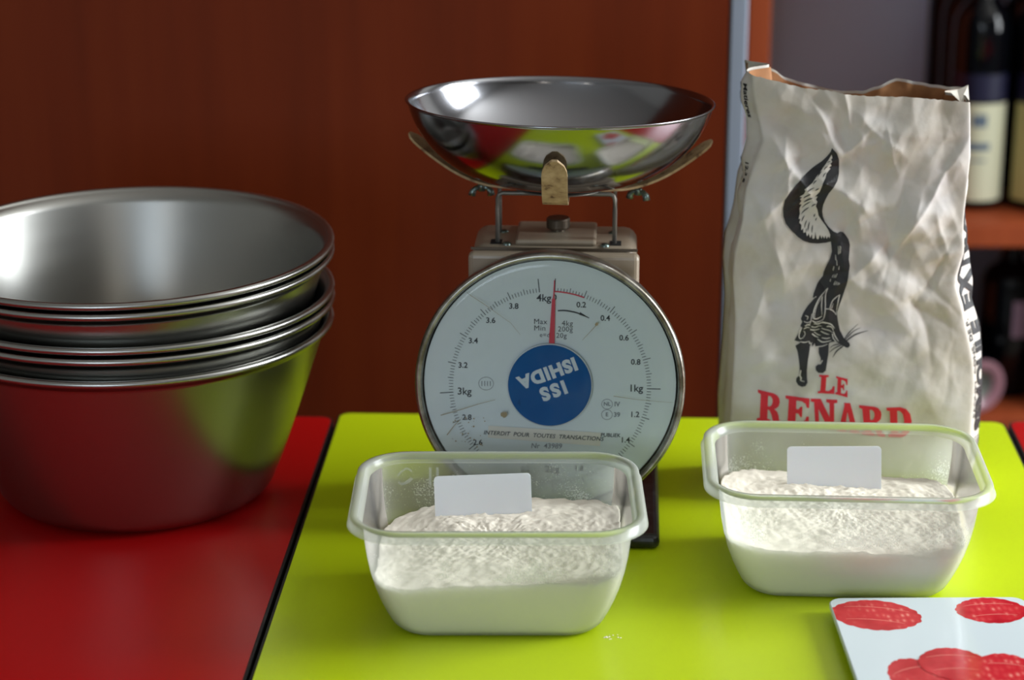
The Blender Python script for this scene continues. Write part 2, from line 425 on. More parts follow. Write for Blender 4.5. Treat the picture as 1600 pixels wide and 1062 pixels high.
def pendant_lamp(x, y, z, label):
    root = tag(empty('pendant_lamp', (x, y, ZC)), label, 'lamp', 'pendant lamps')
    h = z - ZC
    lathe('ceiling_rose', [(0, 0), (0.05, 0), (0.045, -0.02), (0, -0.025)], M['lamp_white'], root, 24)
    lathe('cord', [(0, -0.02), (0.003, -0.02), (0.003, h + 0.09), (0, h + 0.09)], M['black_edge'], root, 8)
    lathe('socket', [(0, h + 0.10), (0.022, h + 0.095), (0.026, h + 0.056), (0, h + 0.052)], M['lamp_white'], root, 20)
    lathe('globe', [(0.065 * math.sin(R(a_)), h - 0.065 * math.cos(R(a_))) for a_ in range(0, 156, 12)] + [(0, h + 0.058)], M['bulb'], root, 28)
pendant_lamp(0.75, -1.5, 2.2, 'glowing white globe pendant lamp on the right')
pendant_lamp(-1.3, -1.5, 2.2, 'glowing white globe pendant lamp on the left')

# wood panel door behind the tables, pale post, open shelf unit with bottles
d = struct(box('door_1', -1.9, 0.2145, 2.2, 2.222, 0.02, 2.25, M['door_wood'], bev=0.001, seg=1), 'plain red-brown wood door behind the bowls and the scale')
box('edge_band', 0.2147, 0.2172, 2.1998, 2.2222, 0.02, 2.25, M['black_edge'], d)
struct(box('trim_1', 0.2105, 0.2500, 2.36, 2.40, 0, 2.25, M['white_paint'], bev=0.002), 'pale grey post between the wood door and the shelves')

case = tag(empty('shelf_unit', (0.9, 2.9, 0)), 'red-brown open shelf unit with grey back panel holding dark bottles', 'shelf')
def cpart(n, x0, x1, y0, y1, z0, z1, m_, bev=0.001):
    return box(n, x0 - 0.9, x1 - 0.9, y0 - 2.9, y1 - 2.9, z0, z1, m_, case, bev, 1)
cpart('side_panel', 0.290, 0.318, 2.74, 3.14, 0.05, 2.1, M['shelf_wood'])
cpart('side_panel', 0.762, 0.79, 2.74, 3.14, 0.05, 2.1, M['shelf_wood'])  # unseen right side, set close in to shade the bottles from the window
cpart('back_panel', 0.290, 0.79, 3.14, 3.155, 0.05, 2.1, M['grey_paint'])
for z in (0.422, 0.682, 1.25, 1.65): cpart('shelf', 0.3185, 0.7615, 2.745, 3.139, z, z + 0.028, M['shelf_wood'])
cpart('top_panel', 0.290, 0.79, 2.74, 3.155, 2.1005, 2.13, M['shelf_wood'])
cpart('plinth', 0.290, 0.79, 2.76, 3.15, 0.0, 0.0495, M['shelf_wood'])

def bottle_prof():
    return [(0, 0.012), (0.020, 0.008), (0.030, 0.0), (0.0355, 0.001), (0.0375, 0.005), (0.0378, 0.230), (0.0365, 0.244), (0.031, 0.257), (0.022, 0.268), (0.0165, 0.276), (0.0148, 0.286), (0.0143, 0.318), (0.0155, 0.320), (0.0155, 0.326), (0.0, 0.326)]
def patch(name, r, z0, z1, half_deg, m_, parent, n=24):
    v, f = [], []
    for i in range(n + 1):
        a = R(-90) + R(half_deg) * (2 * i / n - 1)
        for z in (z0, z1): v.append((r * math.cos(a), r * math.sin(a), z))
    for i in range(n): f.append((2 * i, 2 * i + 2, 2 * i + 3, 2 * i + 1))
    return mk(name, v, f, m_, parent, True)
def wine_bottle(x, y, z, rz, label, lab_m, blue):
    b = tag(empty('wine_bottle', (x, y, z), (0, 0, R(rz))), label, 'bottle', 'bottles on the shelf')
    lathe('glass', bottle_prof(), M['bottle_glass'], b, 40)
    lathe('capsule', [(0.0160, 0.279), (0.0152, 0.290), (0.0150, 0.318), (0.0159, 0.320), (0.0159, 0.3275), (0, 0.3275)], M['blue_foil'] if blue else M['black_edge'], b, 24)
    if lab_m:
        patch('front_label', 0.0381, 0.012, 0.140, 62, lab_m, b)
        nv = patch('shoulder_label', 0.0381, 0.143, 0.178, 62, M['navy_label'], b)
        for (w_, zz, hh) in ((14, 0.118, 0.008), (22, 0.084, 0.005), (16, 0.066, 0.0015)):
            patch('label_print', 0.0383, zz - hh, zz + hh, w_, M['label_ink'], b, 10)
SZ = 0.7102
wine_bottle(0.605, 2.86, SZ, -6, 'dark wine bottle with cream label just right of the flour bag', M['cream_label'], True)
wine_bottle(0.6845, 2.855, SZ, -2, 'dark wine bottle with yellow label at the right edge of the photo', M['yellow_label'], True)
wine_bottle(0.608, 2.955, SZ, 8, 'black wine bottle in the second row behind the cream-labelled bottle', None, False)
wine_bottle(0.607, 3.05, SZ, 8, 'black wine bottle in the back row, leftmost on the shelf', None, False)
wine_bottle(0.690, 2.955, SZ, 8, 'black wine bottle in the second row behind the yellow-labelled bottle', None, False)
def lying_bottle(x, y, z, label):
    b = tag(empty('wine_bottle', (x, y, z), (R(-90), 0, R(22))), label, 'bottle', 'bottles lying on the lower shelf')
    lathe('glass', bottle_prof()[3:], M['bottle_glass'], b, 40)
    lathe('base', [(0.0356, 0.0008), (0.030, -0.0006), (0.021, 0.006)], M['bottle_base'], b, 40)
    lathe('punt', [(0.021, 0.006), (0.012, 0.014), (0, 0.018)], M['bottle_punt'], b, 40)
lying_bottle(0.612, 2.76, 0.4505 + 0.0385, 'wine bottle lying with its rosy base to the front, low beside the flour bag')
b = tag(empty('wine_bottle', (0.664, 2.86, 0.4507), (0, 0, R(14))), 'dark wine bottle with a narrow mauve label standing on the lower shelf', 'bottle')
lathe('glass', [(r, z * 0.66) for r, z in bottle_prof()], M['bottle_glass'], b, 40)
patch('front_label', 0.0381, 0.085, 0.135, 18, M['mauve_label'], b)

# ------------------------------------------------------------------ tables
YAW = R(-2.34)
def table(name, origin, w_, depth, m_, label):
    """origin = back-left corner of the top; the top runs right and towards the camera"""
    root = tag(empty(name, (origin[0], origin[1], 0), (0, 0, YAW)), label, 'table')
    def rr(x0, x1, y0, y1, r, n=6):
        p = []
        for cx, cy, a0 in ((x1 - r, y1 - r, 0), (x0 + r, y1 - r, 90), (x0 + r, y0 + r, 180), (x1 - r, y0 + r, 270)):
            for i in range(n + 1): a = R(a0 + 90 * i / n); p.append((cx + r * math.cos(a), cy + r * math.sin(a)))
        return p
    def slab(n, pts, z0, z1, mm):
        k = len(pts); v = [(x, y, z0) for x, y in pts] + [(x, y, z1) for x, y in pts]
        f = [tuple(range(k)), tuple(range(k, 2 * k))] + [(i, (i + 1) % k, k + (i + 1) % k, k + i) for i in range(k)]
        return mk(n, v, f, mm, root)
    e = 0.0022
    slab('edge_band', rr(0, w_, -depth, 0, 0.012), TZ - 0.026, TZ - 0.0004, M['black_edge'])
    slab('table_top', rr(e, w_ - e, -depth + e, -e, 0.010), TZ - 0.010, TZ, m_)
    for x in (0.06, w_ - 0.06):
        for y in (-0.06, -depth + 0.06):
            lathe('leg', [(0, 0), (0.016, 0), (0.016, TZ - 0.026), (0, TZ - 0.026)], M['leg_metal'], root, 16, loc=(x, y, 0))
    box('apron', 0.04, w_ - 0.04, -0.07, -0.05, TZ - 0.08, TZ - 0.0262, M['leg_metal'], root)
    box('apron', 0.04, w_ - 0.04, -depth + 0.05, -depth + 0.07, TZ - 0.08, TZ - 0.0262, M['leg_metal'], root)
ux, uy = math.cos(YAW), math.sin(YAW)
LC = (-0.1590, 1.9395)           # back-left corner of the lime table
WL = 0.607
table('canteen_table', LC, WL, 0.80, M['lime'], 'lime green laminate table under the scale and the flour tubs')
table('canteen_table', (LC[0] - ux * 0.803 - 0.0003, LC[1] - uy * 0.803 - 0.011), 0.80, 0.80, M['red'], 'red laminate table under the steel bowls')
table('canteen_table', (LC[0] + ux * (WL + 0.003), LC[1] + uy * (WL + 0.003) + 0.002), 0.80, 0.80, M['red'], 'red laminate table at the right edge of the photo')

# ------------------------------------------------------------------ stainless bowls
def bowl_mesh():
    Rr, H, rb, t = 0.1612, 0.147, 0.115, 0.0011
    outer = [(0, 0.0), (rb - 0.022, 0.0)]
    for i in range(1, 7):
        a = R(90 * i / 6 * 0.82); outer.append((rb - 0.022 + 0.024 * math.sin(a), 0.024 * (1 - math.cos(a))))
    x0, z0 = outer[-1]
    for i in range(1, 15):
        s = i / 14; outer.append((x0 + (Rr - x0) * (s ** 0.92) * 1.0, z0 + (H - z0) * s))
    inner = [(max(r - t * 1.05, 0), z + (t if z < 0.02 else t * 0.4)) for r, z in outer]
    rim = []
    for i in range(0, 11):
        a = R(180 - 30 * i); rim.append((Rr + 0.0026 + 0.0031 * math.cos(a), H + 0.0005 + 0.0031 * math.sin(a)))
    return lathe_data(outer + [(Rr, H - 0.001)] + rim[::-1] + inner[::-1], 160)
bv, bf = bowl_mesh()
bowl0 = None
bc = (-0.3135, 1.752)
stack = [(0.0, 0, 0, 0, 0, 'bottom steel mixing bowl of the stack, resting on the red table'),
         (0.0190, 0.001, -0.001, 0.2, 0.2, 'second steel mixing bowl from the bottom of the stack'),
         (0.0275, 0.001, -0.001, 0.2, 0.2, 'middle steel mixing bowl of the stack of five'),
         (0.0575, 0.003, -0.001, 1.1, -0.3, 'second steel mixing bowl from the top of the stack'),
         (0.0660, 0.003, -0.001, 1.2, -0.3, 'top steel mixing bowl of the stack, its brushed inside showing')]
for dz, dx, dy, tx, ty, lb in stack:
    if bowl0 is None:
        o = bowl0 = mk('mixing_bowl', bv, bf, M['bowl_steel'], None, True)
    else:
        o = bowl0.copy(); col.objects.link(o)
    o.location = (bc[0] + dx, bc[1] + dy, TZ + 0.0006 + dz); o.rotation_euler = (R(tx), R(ty), 0)
    tag(o, lb, 'bowl', 'nested steel mixing bowls')

# ------------------------------------------------------------------ kitchen scale
SC = (0.033, 1.702)
sc = tag(empty('kitchen_scale', (SC[0], SC[1], TZ), (0, 0, R(-3.0))), 'old beige mechanical kitchen scale with round white dial and blue centre', 'scale')
box('base', -0.087, 0.087, -0.078, 0.125, 0.0006, 0.0125, M['black_paint'], sc, 0.005, 3)
box('housing', -0.0655, 0.0655, 0.004, 0.078, 0.0127, 0.2225, M['beige'], sc, 0.010, 4, smooth=True)
box('front_panel', -0.0675, 0.0675, -0.006, 0.006, 0.0127, 0.2195, M['beige'], sc, 0.004, 3)
box('cover_plate', -0.031, 0.033, 0.010, 0.070, 0.222, 0.2265, M['beige'], sc, 0.002, 2)
lathe('adjusting_knob', [(0, 0.2265), (0.006, 0.2265), (0.006, 0.2285), (0.0092, 0.2287), (0.0095, 0.230), (0.0095, 0.236), (0.0088, 0.237), (0, 0.237)], M['knob'], sc, 28, loc=(0.002, 0.042, 0), smooth=False)
for x, y in ((-0.042, 0.050), (-0.038, 0.013), (0.046, 0.050), (0.040, 0.012)):
    lathe('screw', [(0, 0.2245), (0.002, 0.2243), (0.0036, 0.2232), (0.0038, 0.2222)], M['zinc'], sc, 14, loc=(x, y, 0))
for x in (-0.0465, 0.0485):
    box('slot', x - 0.0045, x + 0.0045, 0.0125, 0.0255, 0.2224, 0.2228, M['dark'], sc)
box('panel_seam', -0.066, 0.066, 0.0058, 0.0068, 0.2192, 0.2214, M['knob'], sc)
hw = 0.0465
path = [(-hw, 0.018, 0.215), (-hw, 0.018, 0.250), (-hw, 0.018, 0.2585), (-hw + 0.0012, 0.018, 0.2615), (-hw + 0.004, 0.018, 0.2628), (0, 0.018, 0.2628), (hw - 0.004, 0.018, 0.2628), (hw - 0.0012, 0.018, 0.2615), (hw, 0.018, 0.2585), (hw, 0.018, 0.25), (hw, 0.018, 0.215)]
path = [(x + 0.001, y, z) for x, y, z in path]
tube('support_wire', path, 0.0018, M['wire'], sc, 10)
path = [(x, y + 0.03, z) for x, y, z in path]
tube('support_wire', path, 0.0018, M['wire'], sc, 10)
# pan carrier: disc with three bent arms
PC = (0.002, 0.033); PZ = 0.2665; PR, PH = 0.1205, 0.066
def pan_z(r):
    k = 1.012; g = lambda q: 1 - (1 - min(q / k, 1) ** 3.0) ** 0.60
    return PH * g(r / PR) / g(1.0)
car = lathe('pan_carrier', [(0, 0), (0.034, 0), (0.036, -0.0008), (0.034, -0.0016), (0, -0.0016)], M['wire'], sc, 40, loc=(PC[0], PC[1], PZ - 0.0016))
tilt = (R(-2.5), R(0.8), 0)
car.rotation_euler = tilt
def arm(ang, pts, label):
    v, f = [], []; n = 30; hwid = 0.0098; th = 0.0018
    cr = spline(pts, 8); cxs = [p[0] for p in cr]; czs = [p[1] for p in cr]; r_end = pts[-1][0]
    zz = lambda q: float(np.interp(q, cxs, czs))
    for i in range(n + 1):
        s = i / n; r = pts[0][0] + (r_end - pts[0][0]) * s
        z = zz(r); dz = (zz(r + 1e-3) - zz(r - 1e-3)) / 2e-3; l = math.hypot(1, dz); nx, nz_ = -dz / l, 1 / l
        wdt = hwid * (1 if s < 0.9 else math.sqrt(max(0.05, 1 - ((s - 0.9) / 0.1) ** 2)))
        for sd in (-1, 1):
            v.append((r + nx * 0, sd * wdt, z)); v.append((r - nx * th, sd * wdt, z - nz_ * th))
    for i in range(n):
        a = 4 * i; b_ = a + 4
        f += [(a, a + 2, b_ + 2, b_), (a + 1, b_ + 1, b_ + 3, a + 3), (a, b_, b_ + 1, a + 1), (a + 2, a + 3, b_ + 3, b_ + 2)]
    f += [(0, 1, 3, 2), (4 * n, 4 * n + 2, 4 * n + 3, 4 * n + 1)]
    o = mk('arm', v, f, M['chipped'], car, False, loc=(0, 0, 0.0), rot=(0, 0, R(ang)))
    o['label'] = label; return o
FA = [(.020, -.0012), (.055, -.0012), (.080, .0075), (.103, .0265), (.1160, .0440)]
SA = [(.020, -.0012), (.055, -.0008), (.080, .0060), (.103, .0185), (.126, .0350)]
arm(-90, FA, 'front carrier arm in chipped cream paint'); arm(165, SA, 'left carrier arm in chipped cream paint'); arm(15, SA, 'right carrier arm in chipped cream paint')
def wing_nut(x, y, rz):
    vs_, fs_ = lathe_data([(0, -0.0052), (0.0030, -0.0052), (0.0034, -0.001), (0.0034, 0), (0.0018, 0), (0.0018, 0.0065), (0, 0.0065)], 14)
    for s in (-1, 1):
        pv, pf = tube_data([(0, 0, -0.002), (s * 0.0045, 0, -0.0026), (s * 0.0072, 0, -0.0052), (s * 0.0080, 0, -0.0088)], [0.0022, 0.0021, 0.0028, 0.0031], 8)
        k = len(vs_); vs_ = list(vs_) + [tuple(q) for q in pv]; fs_ = list(fs_) + [tuple(i + k for i in t) for t in pf]
    return mk('wing_nut', vs_, fs_, M['zinc'], car, True, loc=(x, y, -0.0035), rot=(0, 0, R(rz)))
wing_nut(-0.062, 0.0165, 15); wing_nut(0.064, 0.017, -30)

# dial
dial = lathe('dial_face', [(0, 0.0), (0.0985, 0.0), (0.0985, -0.004), (0, -0.004)], M['dial'], sc, 128, loc=(-0.001, -0.046, 0.1255), rot=(R(85), 0, 0), smooth=False)
lathe('dial_drum', [(0.0975, -0.030), (0.0990, -0.028), (0.1000, 0.004), (0.1020, 0.0065), (0.1040, 0.0065), (0.1055, 0.004), (0.1058, -0.002), (0.1040, -0.006), (0.1030, -0.010), (0.1025, -0.028), (0.1000, -0.0325), (0.03, -0.0325)], M['rim_metal'], dial, 160)
lathe('dial_cover', [(0, 0.0066), (0.05, 0.0065), (0.08, 0.0064), (0.094, 0.0063), (0.0965, 0.0062), (0.0970, 0.0061), (0.0998, 0.0040)], M['cover'], dial, 128)
K = 0.000497; KY = K / 0.965
def dp(px, py): return ((px - 861.5) * K, -(py - 604.5) * KY)
def dprint(name, vf, m_, off=0.00025): return wrap(name, vf, lambda x, y: (x, y, off), None, m_, dial)
def ang_of(kg): return R(2.4 + 87.77 * kg)
def polar(r, a): return (r * math.sin(a), r * math.cos(a) - 0.002)
tk = []
for i in range(201):
    kg = i * 0.02; a = ang_of(kg)
    if i % 50 == 0: r0, r1, w_ = 0.0758, 0.0865, 0.00066
    elif i % 10 == 0: r0, r1, w_ = 0.0758, 0.0820, 0.00054
    elif i % 5 == 0: r0, r1, w_ = 0.0758, 0.0803, 0.00048
    else: r0, r1, w_ = 0.0758, 0.0791, 0.00044
    tk.append(stroke([polar(r0, a), polar(r1, a)], w_))
tag(dprint('tick_marks', join2(tk), M['dial_ink']), kind='stuff')
dprint('zero_range_band', stroke([polar(0.0763, ang_of(i * 0.01)) for i in range(0, 21)], 0.0011), M['dial_red'], 0.0004)
for kg, t, sz in ((0, '0', .0062), (1, '1kg', .0080), (2, '2kg', .0080), (3, '3kg', .0080), (4, '4kg', .0080)) + tuple((k / 10, '%.1f' % (k / 10), .0062) for k in (2, 4, 6, 8, 12, 14, 16, 18, 22, 24, 26, 28, 32, 34, 36, 38)):
    rr_ = 0.0700 if kg not in (1, 2, 3) else 0.0672
    x, y = polar(rr_, ang_of(kg))
    if kg in (1.4, 2.6): x, y = polar(0.0730, ang_of(kg))
    if kg == 4: x, y = dp(851, 471)
    if kg == 0: x, y = dp(868, 470)
    dprint('numeral', rot2(text_tris(t, sz, 0.00012), 0, x, y), M['dial_ink'])
for t, px, py, sz in (('Max', 846, 507.5, .0060), ('4kg', 888, 509.5, .0060), ('Min', 845, 517.5, .0060), ('200g', 885, 518.5, .0058), ('e=d', 853, 528, .0050), ('20g', 879, 528.5, .0056)):
    x, y = dp(px, py); dprint('capacity_text', rot2(text_tris(t, sz * 1.0, 0.0, 0, 1.06), 0, x, y), M['dial_ink'])
ar = [dp(*q) for q in spline([(873, 490), (884, 489.5), (900, 492), (912, 496), (922, 500.5)], 5)]
dprint('direction_arrow', join2([stroke(ar, 0.0010, 0.0006, 0.0012), stroke([dp(907, 493.5), dp(922, 500.5)], 0.0022, 0.0002)]), M['dial_ink'])
def ring(cx, cy, rx, ry, w_): return stroke([(cx + rx * math.cos(R(i * 12)), cy + ry * math.sin(R(i * 12))) for i in range(31)], w_)
x, y = dp(761, 605)
dprint('maker_mark', join2([ring(x, y, .0058, .0052, .0004)] + [stroke([(x + q * .0022, y - .002), (x + q * .0022, y + .002)], .0006) for q in (-1.5, -.5, .5, 1.5)]), M['dial_ink_light'])
for px, py, t, t2 in ((952, 634, 'NL', 'IV'), (952, 650.5, 'E', '39')):
    x, y = dp(px, py)
    dprint('approval_mark', join2([ring(x, y, .0042, .0040, .0004), rot2(text_tris(t, .0044, .0001), 0, x, y), rot2(text_tris(t2, .0052, .00012), 0, x + .0078, y)]), M['dial_ink_light'])
# stuck-on strip with its warning, serial number
A0, A1, A2, A3 = dp(765, 671), dp(943, 679), dp(942, 700), dp(764, 690)
wrap('label_strip', ([A0, A1, A2, A3], [(0, 1, 2), (0, 2, 3)]), lambda x, y: (x, y, 0.0006), None, M['label_tape'], dial)
x, y = dp(852, 685.5); dprint('strip_text', rot2(text_tris('INTERDIT  POUR  TOUTES  TRANSACTIONS', .0047, .00005, 0.2, 1.02), R(-2.2), x, y), M['dial_ink'], 0.0009)
x, y = dp(958, 683); dprint('strip_text', rot2(text_tris('PUBLIEK', .0042, .00008, 0.1), R(-1), x, y), M['dial_ink'])
x, y = dp(857, 702); dprint('serial_number', rot2(text_tris('Nr  43989', .0058, .00004, 0.1), 0, x, y), M['dial_ink_light'])
# pointer and blue hub
a = R(2.0)
dprint('pointer', join2([stroke([polar(0.024, a), polar(0.071, a)], 0.0050, 0.0026), stroke([polar(0.071, a), polar(0.0855, a)], 0.0012, 0.0007)]), M['dial_red'], 0.0022)
hub = lathe('hub_disc', [(0, 0.0042), (0.0320, 0.0042), (0.0328, 0.0036), (0.0328, 0.0020), (0, 0.0020)], M['dial_blue'], dial, 96, smooth=False)
lathe('hub_rim', [(0.0326, 0.0018), (0.0334, 0.0018), (0.0334, 0.0036), (0.0326, 0.0040)], M['disc_white'], dial, 96)
for t, px, py, sz in (('ISHIDA', 858, 584.5, .0139), ('ISS', 867.5, 611.5, .0143)):
    x, y = dp(px, py)
    dprint('hub_lettering', rot2(text_tris(t, sz, 0.0008, 0, 1.13 if len(t) > 3 else 1.3, res=4), R(201), x, y), M['disc_white'], 0.0044)
# cracks and stains in the cover
def crack(name, pts, w_):
    def cz(x, y):
        r = math.hypot(x, y); return (x, y, float(np.interp(r, [0, .05, .08, .094, .0998], [.0066, .0065, .0063, .0060, .0040])) + 0.0003)
    wrap(name, stroke([dp(*p) for p in pts], w_, w_ * 0.4), cz, 0.006, M['scratch'], dial)
crack('scratch', [(731, 462), (760, 480), (785, 497), (800, 507), (815, 525)], .0004)
crack('scratch', [(690, 653), (720, 644), (750, 634), (776, 627)], .0007)
crack('scratch', [(700, 684), (712, 668), (722, 658)], .0007)
crack('scratch', [(934, 508), (925, 518), (912, 532)], .0005)
crack('scratch', [(962, 618), (1000, 623), (1055, 627)], .0004)
random.seed(4)
def blot(px, py, r):
    x, y = dp(px, py); pts = []
    for i in range(14):
        q = r * random.uniform(0.65, 1.15); pts.append((x + q * math.cos(2 * math.pi * i / 14), y + q * math.sin(2 * math.pi * i / 14)))
    wrap('stain', curve_tris([pts]), lambda x, y: (x, y, 0.0069), None, M['scratch'], dial)
blot(791, 650, .0030); blot(934, 507, .0014)
for i in range(26):
    blot(random.uniform(708, 760), random.uniform(655, 702), random.uniform(.0003, .0008))

# weighing pan (lifts off its carrier)
prof = []
for i in range(25):
    r = PR * math.sin(math.pi / 2 * i / 24); prof.append((r, pan_z(r)))
prof += [(PR + 0.0012, PH + 0.0004), (PR + 0.0018, PH + 0.0014), (PR + 0.0008, PH + 0.0020), (PR - 0.0008, PH + 0.0014)]
inn = []
for i in range(24, -1, -1):
    r = (PR - 0.0012) * math.sin(math.pi / 2 * i / 24); inn.append((r, pan_z(r) + 0.0010))
cy, sy = math.cos(R(-3)), math.sin(R(-3))
pan = lathe('weighing_pan', prof + inn, M['pan_steel'], None, 160, loc=(SC[0] + PC[0] * cy - PC[1] * sy, SC[1] + PC[0] * sy + PC[1] * cy, TZ + PZ), rot=(R(-2.5), R(0.8), R(-3)))
tag(pan, 'shallow round steel weighing pan on top of the kitchen scale', 'pan')

# ------------------------------------------------------------------ flour tubs
def rrect(hw_, hd, r, n=10, per=8):
    p = []
    for cx, cy_, a0 in ((hw_ - r, hd - r, 0), (-hw_ + r, hd - r, 90), (-hw_ + r, -hd + r, 180), (hw_ - r, -hd + r, 270)):
        for i in range(n + 1): a_ = R(a0 + 90 * i / n); p.append((cx + r * math.cos(a_), cy_ + r * math.sin(a_)))
    # densify straight sides
    q = []
    for i, a_ in enumerate(p):
        b_ = p[(i + 1) % len(p)]; q.append(a_)
        if math.hypot(a_[0] - b_[0], a_[1] - b_[1]) > 0.02:
            for k in range(1, per): q.append((a_[0] + (b_[0] - a_[0]) * k / per, a_[1] + (b_[1] - a_[1]) * k / per))
    return q
TH = 0.090
def inset(z):     # how far the wall has drawn in from its width just under the rim
    t = min(max(1 - z / TH, 0), 1); return 0.0035 * t + 0.020 * t ** 2.6 + (0.004 * max(0, 1 - z / 0.007) ** 2)
HW, HD, CR = 0.0965, 0.0725, 0.030
def tub(x, y, rz, label, mm):
    root = tag(empty('plastic_tub', (x, y, TZ), (0, 0, R(rz))), label, 'tub', 'translucent plastic tubs')
    rings = []
    zs = [0.0006, 0.0012, 0.003, 0.006, 0.010, 0.016, 0.024, 0.034, 0.046, 0.058, 0.070, 0.080, 0.0835]
    ins = lambda z: inset(z)
    rings.append((0.0006, HW - ins(0) - 0.006, HD - 0.6 * ins(0) - 0.006, CR - 0.008))
    for z in zs[1:]: rings.append((z, HW - ins(z), HD - 0.6 * ins(z), CR - 0.3 * ins(z)))
    rings += [(0.0842, HW + 0.0016, HD + 0.0016, CR + 0.0012), (0.0885, HW + 0.0026, HD + 0.0026, CR + 0.002), (0.0900, HW + 0.0034, HD + 0.0034, CR + 0.003),
              (0.0902, HW + 0.0078, HD + 0.0078, CR + 0.007), (0.0892, HW + 0.0088, HD + 0.0088, CR + 0.008), (0.0830, HW + 0.0096, HD + 0.0096, CR + 0.009), (0.0826, HW + 0.0110, HD + 0.0110, CR + 0.010)]
    v, f = [], []; k = None
    for (z, a_, b_, r) in rings:
        lp = rrect(a_, b_, r); k = len(lp); v += [(p, q, z) for p, q in lp]
    nr = len(rings)
    for i in range(nr - 1):
        for j in range(k): f.append((i * k + j, i * k + (j + 1) % k, (i + 1) * k + (j + 1) % k, (i + 1) * k + j))
    f.append(tuple(range(k)))
    body = mk('wall', v[:13 * k], [t for t in f if max(t) < 13 * k], mm, root, True)
    v2 = v[12 * k:]; f2 = [tuple(i - 12 * k for i in t) for t in f if min(t) >= 12 * k]
    mk('rim', v2, f2, M['tub_rim'], root, True)
    return root
def flour(x, y, rz, level, mm, label, seed):
    """heap with a clumpy top inside the tub; level(u, v) gives the height at u, v in -1..1"""
    lp0 = rrect(1, 1, 0.3); k = 0
    def loop(z, s=1.0, gap=0.0022):
        lp = rrect(HW - inset(z) - gap, HD - 0.6 * inset(z) - gap, CR - 0.3 * inset(z) - 0.001, 16, 40)
        return [(p * s, q * s) for p, q in lp]
    base = loop(0.045); k = len(base)
    def top(px, py):
        u, v_ = px / HW, py / HD
        z = level(u, v_)
        X_, Y_ = px * 1000 + seed * 31, py * 1000
        z = z + 0.0060 * (fbm(X_ / 22, Y_ / 22, seed, 3) - 0.45) + 0.0020 * np.maximum(vnoise(X_ / 4.6, Y_ / 4.6, seed + 7) - 0.5, 0) + 0.0016 * (vnoise(X_ / 1.6, Y_ / 1.6, seed + 9) - 0.5)
        return z
    v, f = [], []
    # side rings from the bottom up to the edge of the heap
    edge = np.array(loop(0.046)); ez = top(edge[:, 0], edge[:, 1])
    nr = 12
    for i in range(nr + 1):
        t = i / nr
        for j in range(k):
            z = 0.003 + (ez[j] - 0.003) * t
            v.append(None); v[-1] = (j, z)
    vv = []
    zl = {}
    for j, z in v:
        zq = round(float(z), 4)
        if zq not in zl: zl[zq] = loop(zq)
        p, q = zl[zq][j]; vv.append((p, q, float(z)))
    for i in range(nr):
        for j in range(k): f.append((i * k + j, i * k + (j + 1) % k, (i + 1) * k + (j + 1) % k, (i + 1) * k + j))
    f.append(tuple(range(k)))
    mr_ = 70; last = nr * k
    ring0 = [(a_[0], a_[1]) for a_ in vv[last:last + k]]
    for i in range(1, mr_):
        s = 1 - i / mr_
        pts = np.array(ring0) * s; z = top(pts[:, 0], pts[:, 1])
        cur = len(vv); vv += [(float(p[0]), float(p[1]), float(q)) for p, q in zip(pts, z)]
        for j in range(k): f.append((last + j, last + (j + 1) % k, cur + (j + 1) % k, cur + j))
        last = cur
    c = len(vv); vv.append((0, 0, float(top(np.array([0.0]), np.array([0.0]))[0])))
    for j in range(k): f.append((last + j, last + (j + 1) % k, c))
    o = mk('flour_heap', vv, f, mm, None, True, loc=(x, y, TZ), rot=(0, 0, R(rz)))
    return tag(o, label, 'flour', None, 'stuff')
M['tub_a'] = tub_material('milky_polypropylene', 0.0, 0.052); M['tub_b'] = tub_material('milky_polypropylene_dusty', 3.7, 0.050)
M['tub_rim'] = tub_material('milky_rim_polypropylene', 1.3, 0.2, 0.42, 0.85)
TA = (-0.0103, 1.5215, 0.0); TB = (0.2520, 1.5870, -3.0)
ta = tub(*TA, 'translucent plastic tub of flour in front of the scale', M['tub_a'])
tb = tub(*TB, 'translucent plastic tub of flour in front of the flour bag', M['tub_b'])
lev_a = lambda u, v: 0.047 + 0.006 * np.clip(v + 0.4, -0.6, 1) + 0.005 * np.clip(u + 0.4, -1, 0.7) - 0.016 * np.clip(-u - 0.45, 0, 1) * np.clip(v + 0.9, 0, 1.4)
lev_b = lambda u, v: 0.045 + 0.007 * np.clip(v + 0.3, -0.6, 1) - 0.002 * u - 0.006 * np.clip(u - 0.3, 0, 1) * np.clip(v, 0, 1)
flour(*TA, lev_a, M['flour'], 'off-white flour heaped in the tub in front of the scale', 3)
flour(*TB, lev_b, M['flour_warm'], 'off-white flour heaped in the tub in front of the flour bag', 11)
def card(loc, rz, tx, w_, h, label, tl):
    pts = rrect(w_ / 2, h / 2, 0.003, 4, 2); k = len(pts); t = 0.0009
    v = [(x, -t, z) for x, z in pts] + [(x, t, z) for x, z in pts]
    f = [tuple(range(k)), tuple(range(k, 2 * k))] + [(i, (i + 1) % k, k + (i + 1) % k, k + i) for i in range(k)]
    o = mk('dough_scraper', v, f, M['card'], None, False, loc=loc, rot=(R(tx), R(tl), R(rz)))
    return tag(o, label, 'scraper', 'white scrapers stuck in the flour')
card((-0.0215, 1.566, TZ + 0.0585), 0, -12, 0.073, 0.050, 'white plastic scraper stuck in the flour of the tub before the scale', -2.2)
card((0.2515, 1.630, TZ + 0.0570), -3, -12, 0.073, 0.050, 'white plastic scraper stuck in the flour of the tub before the bag', -1.4)
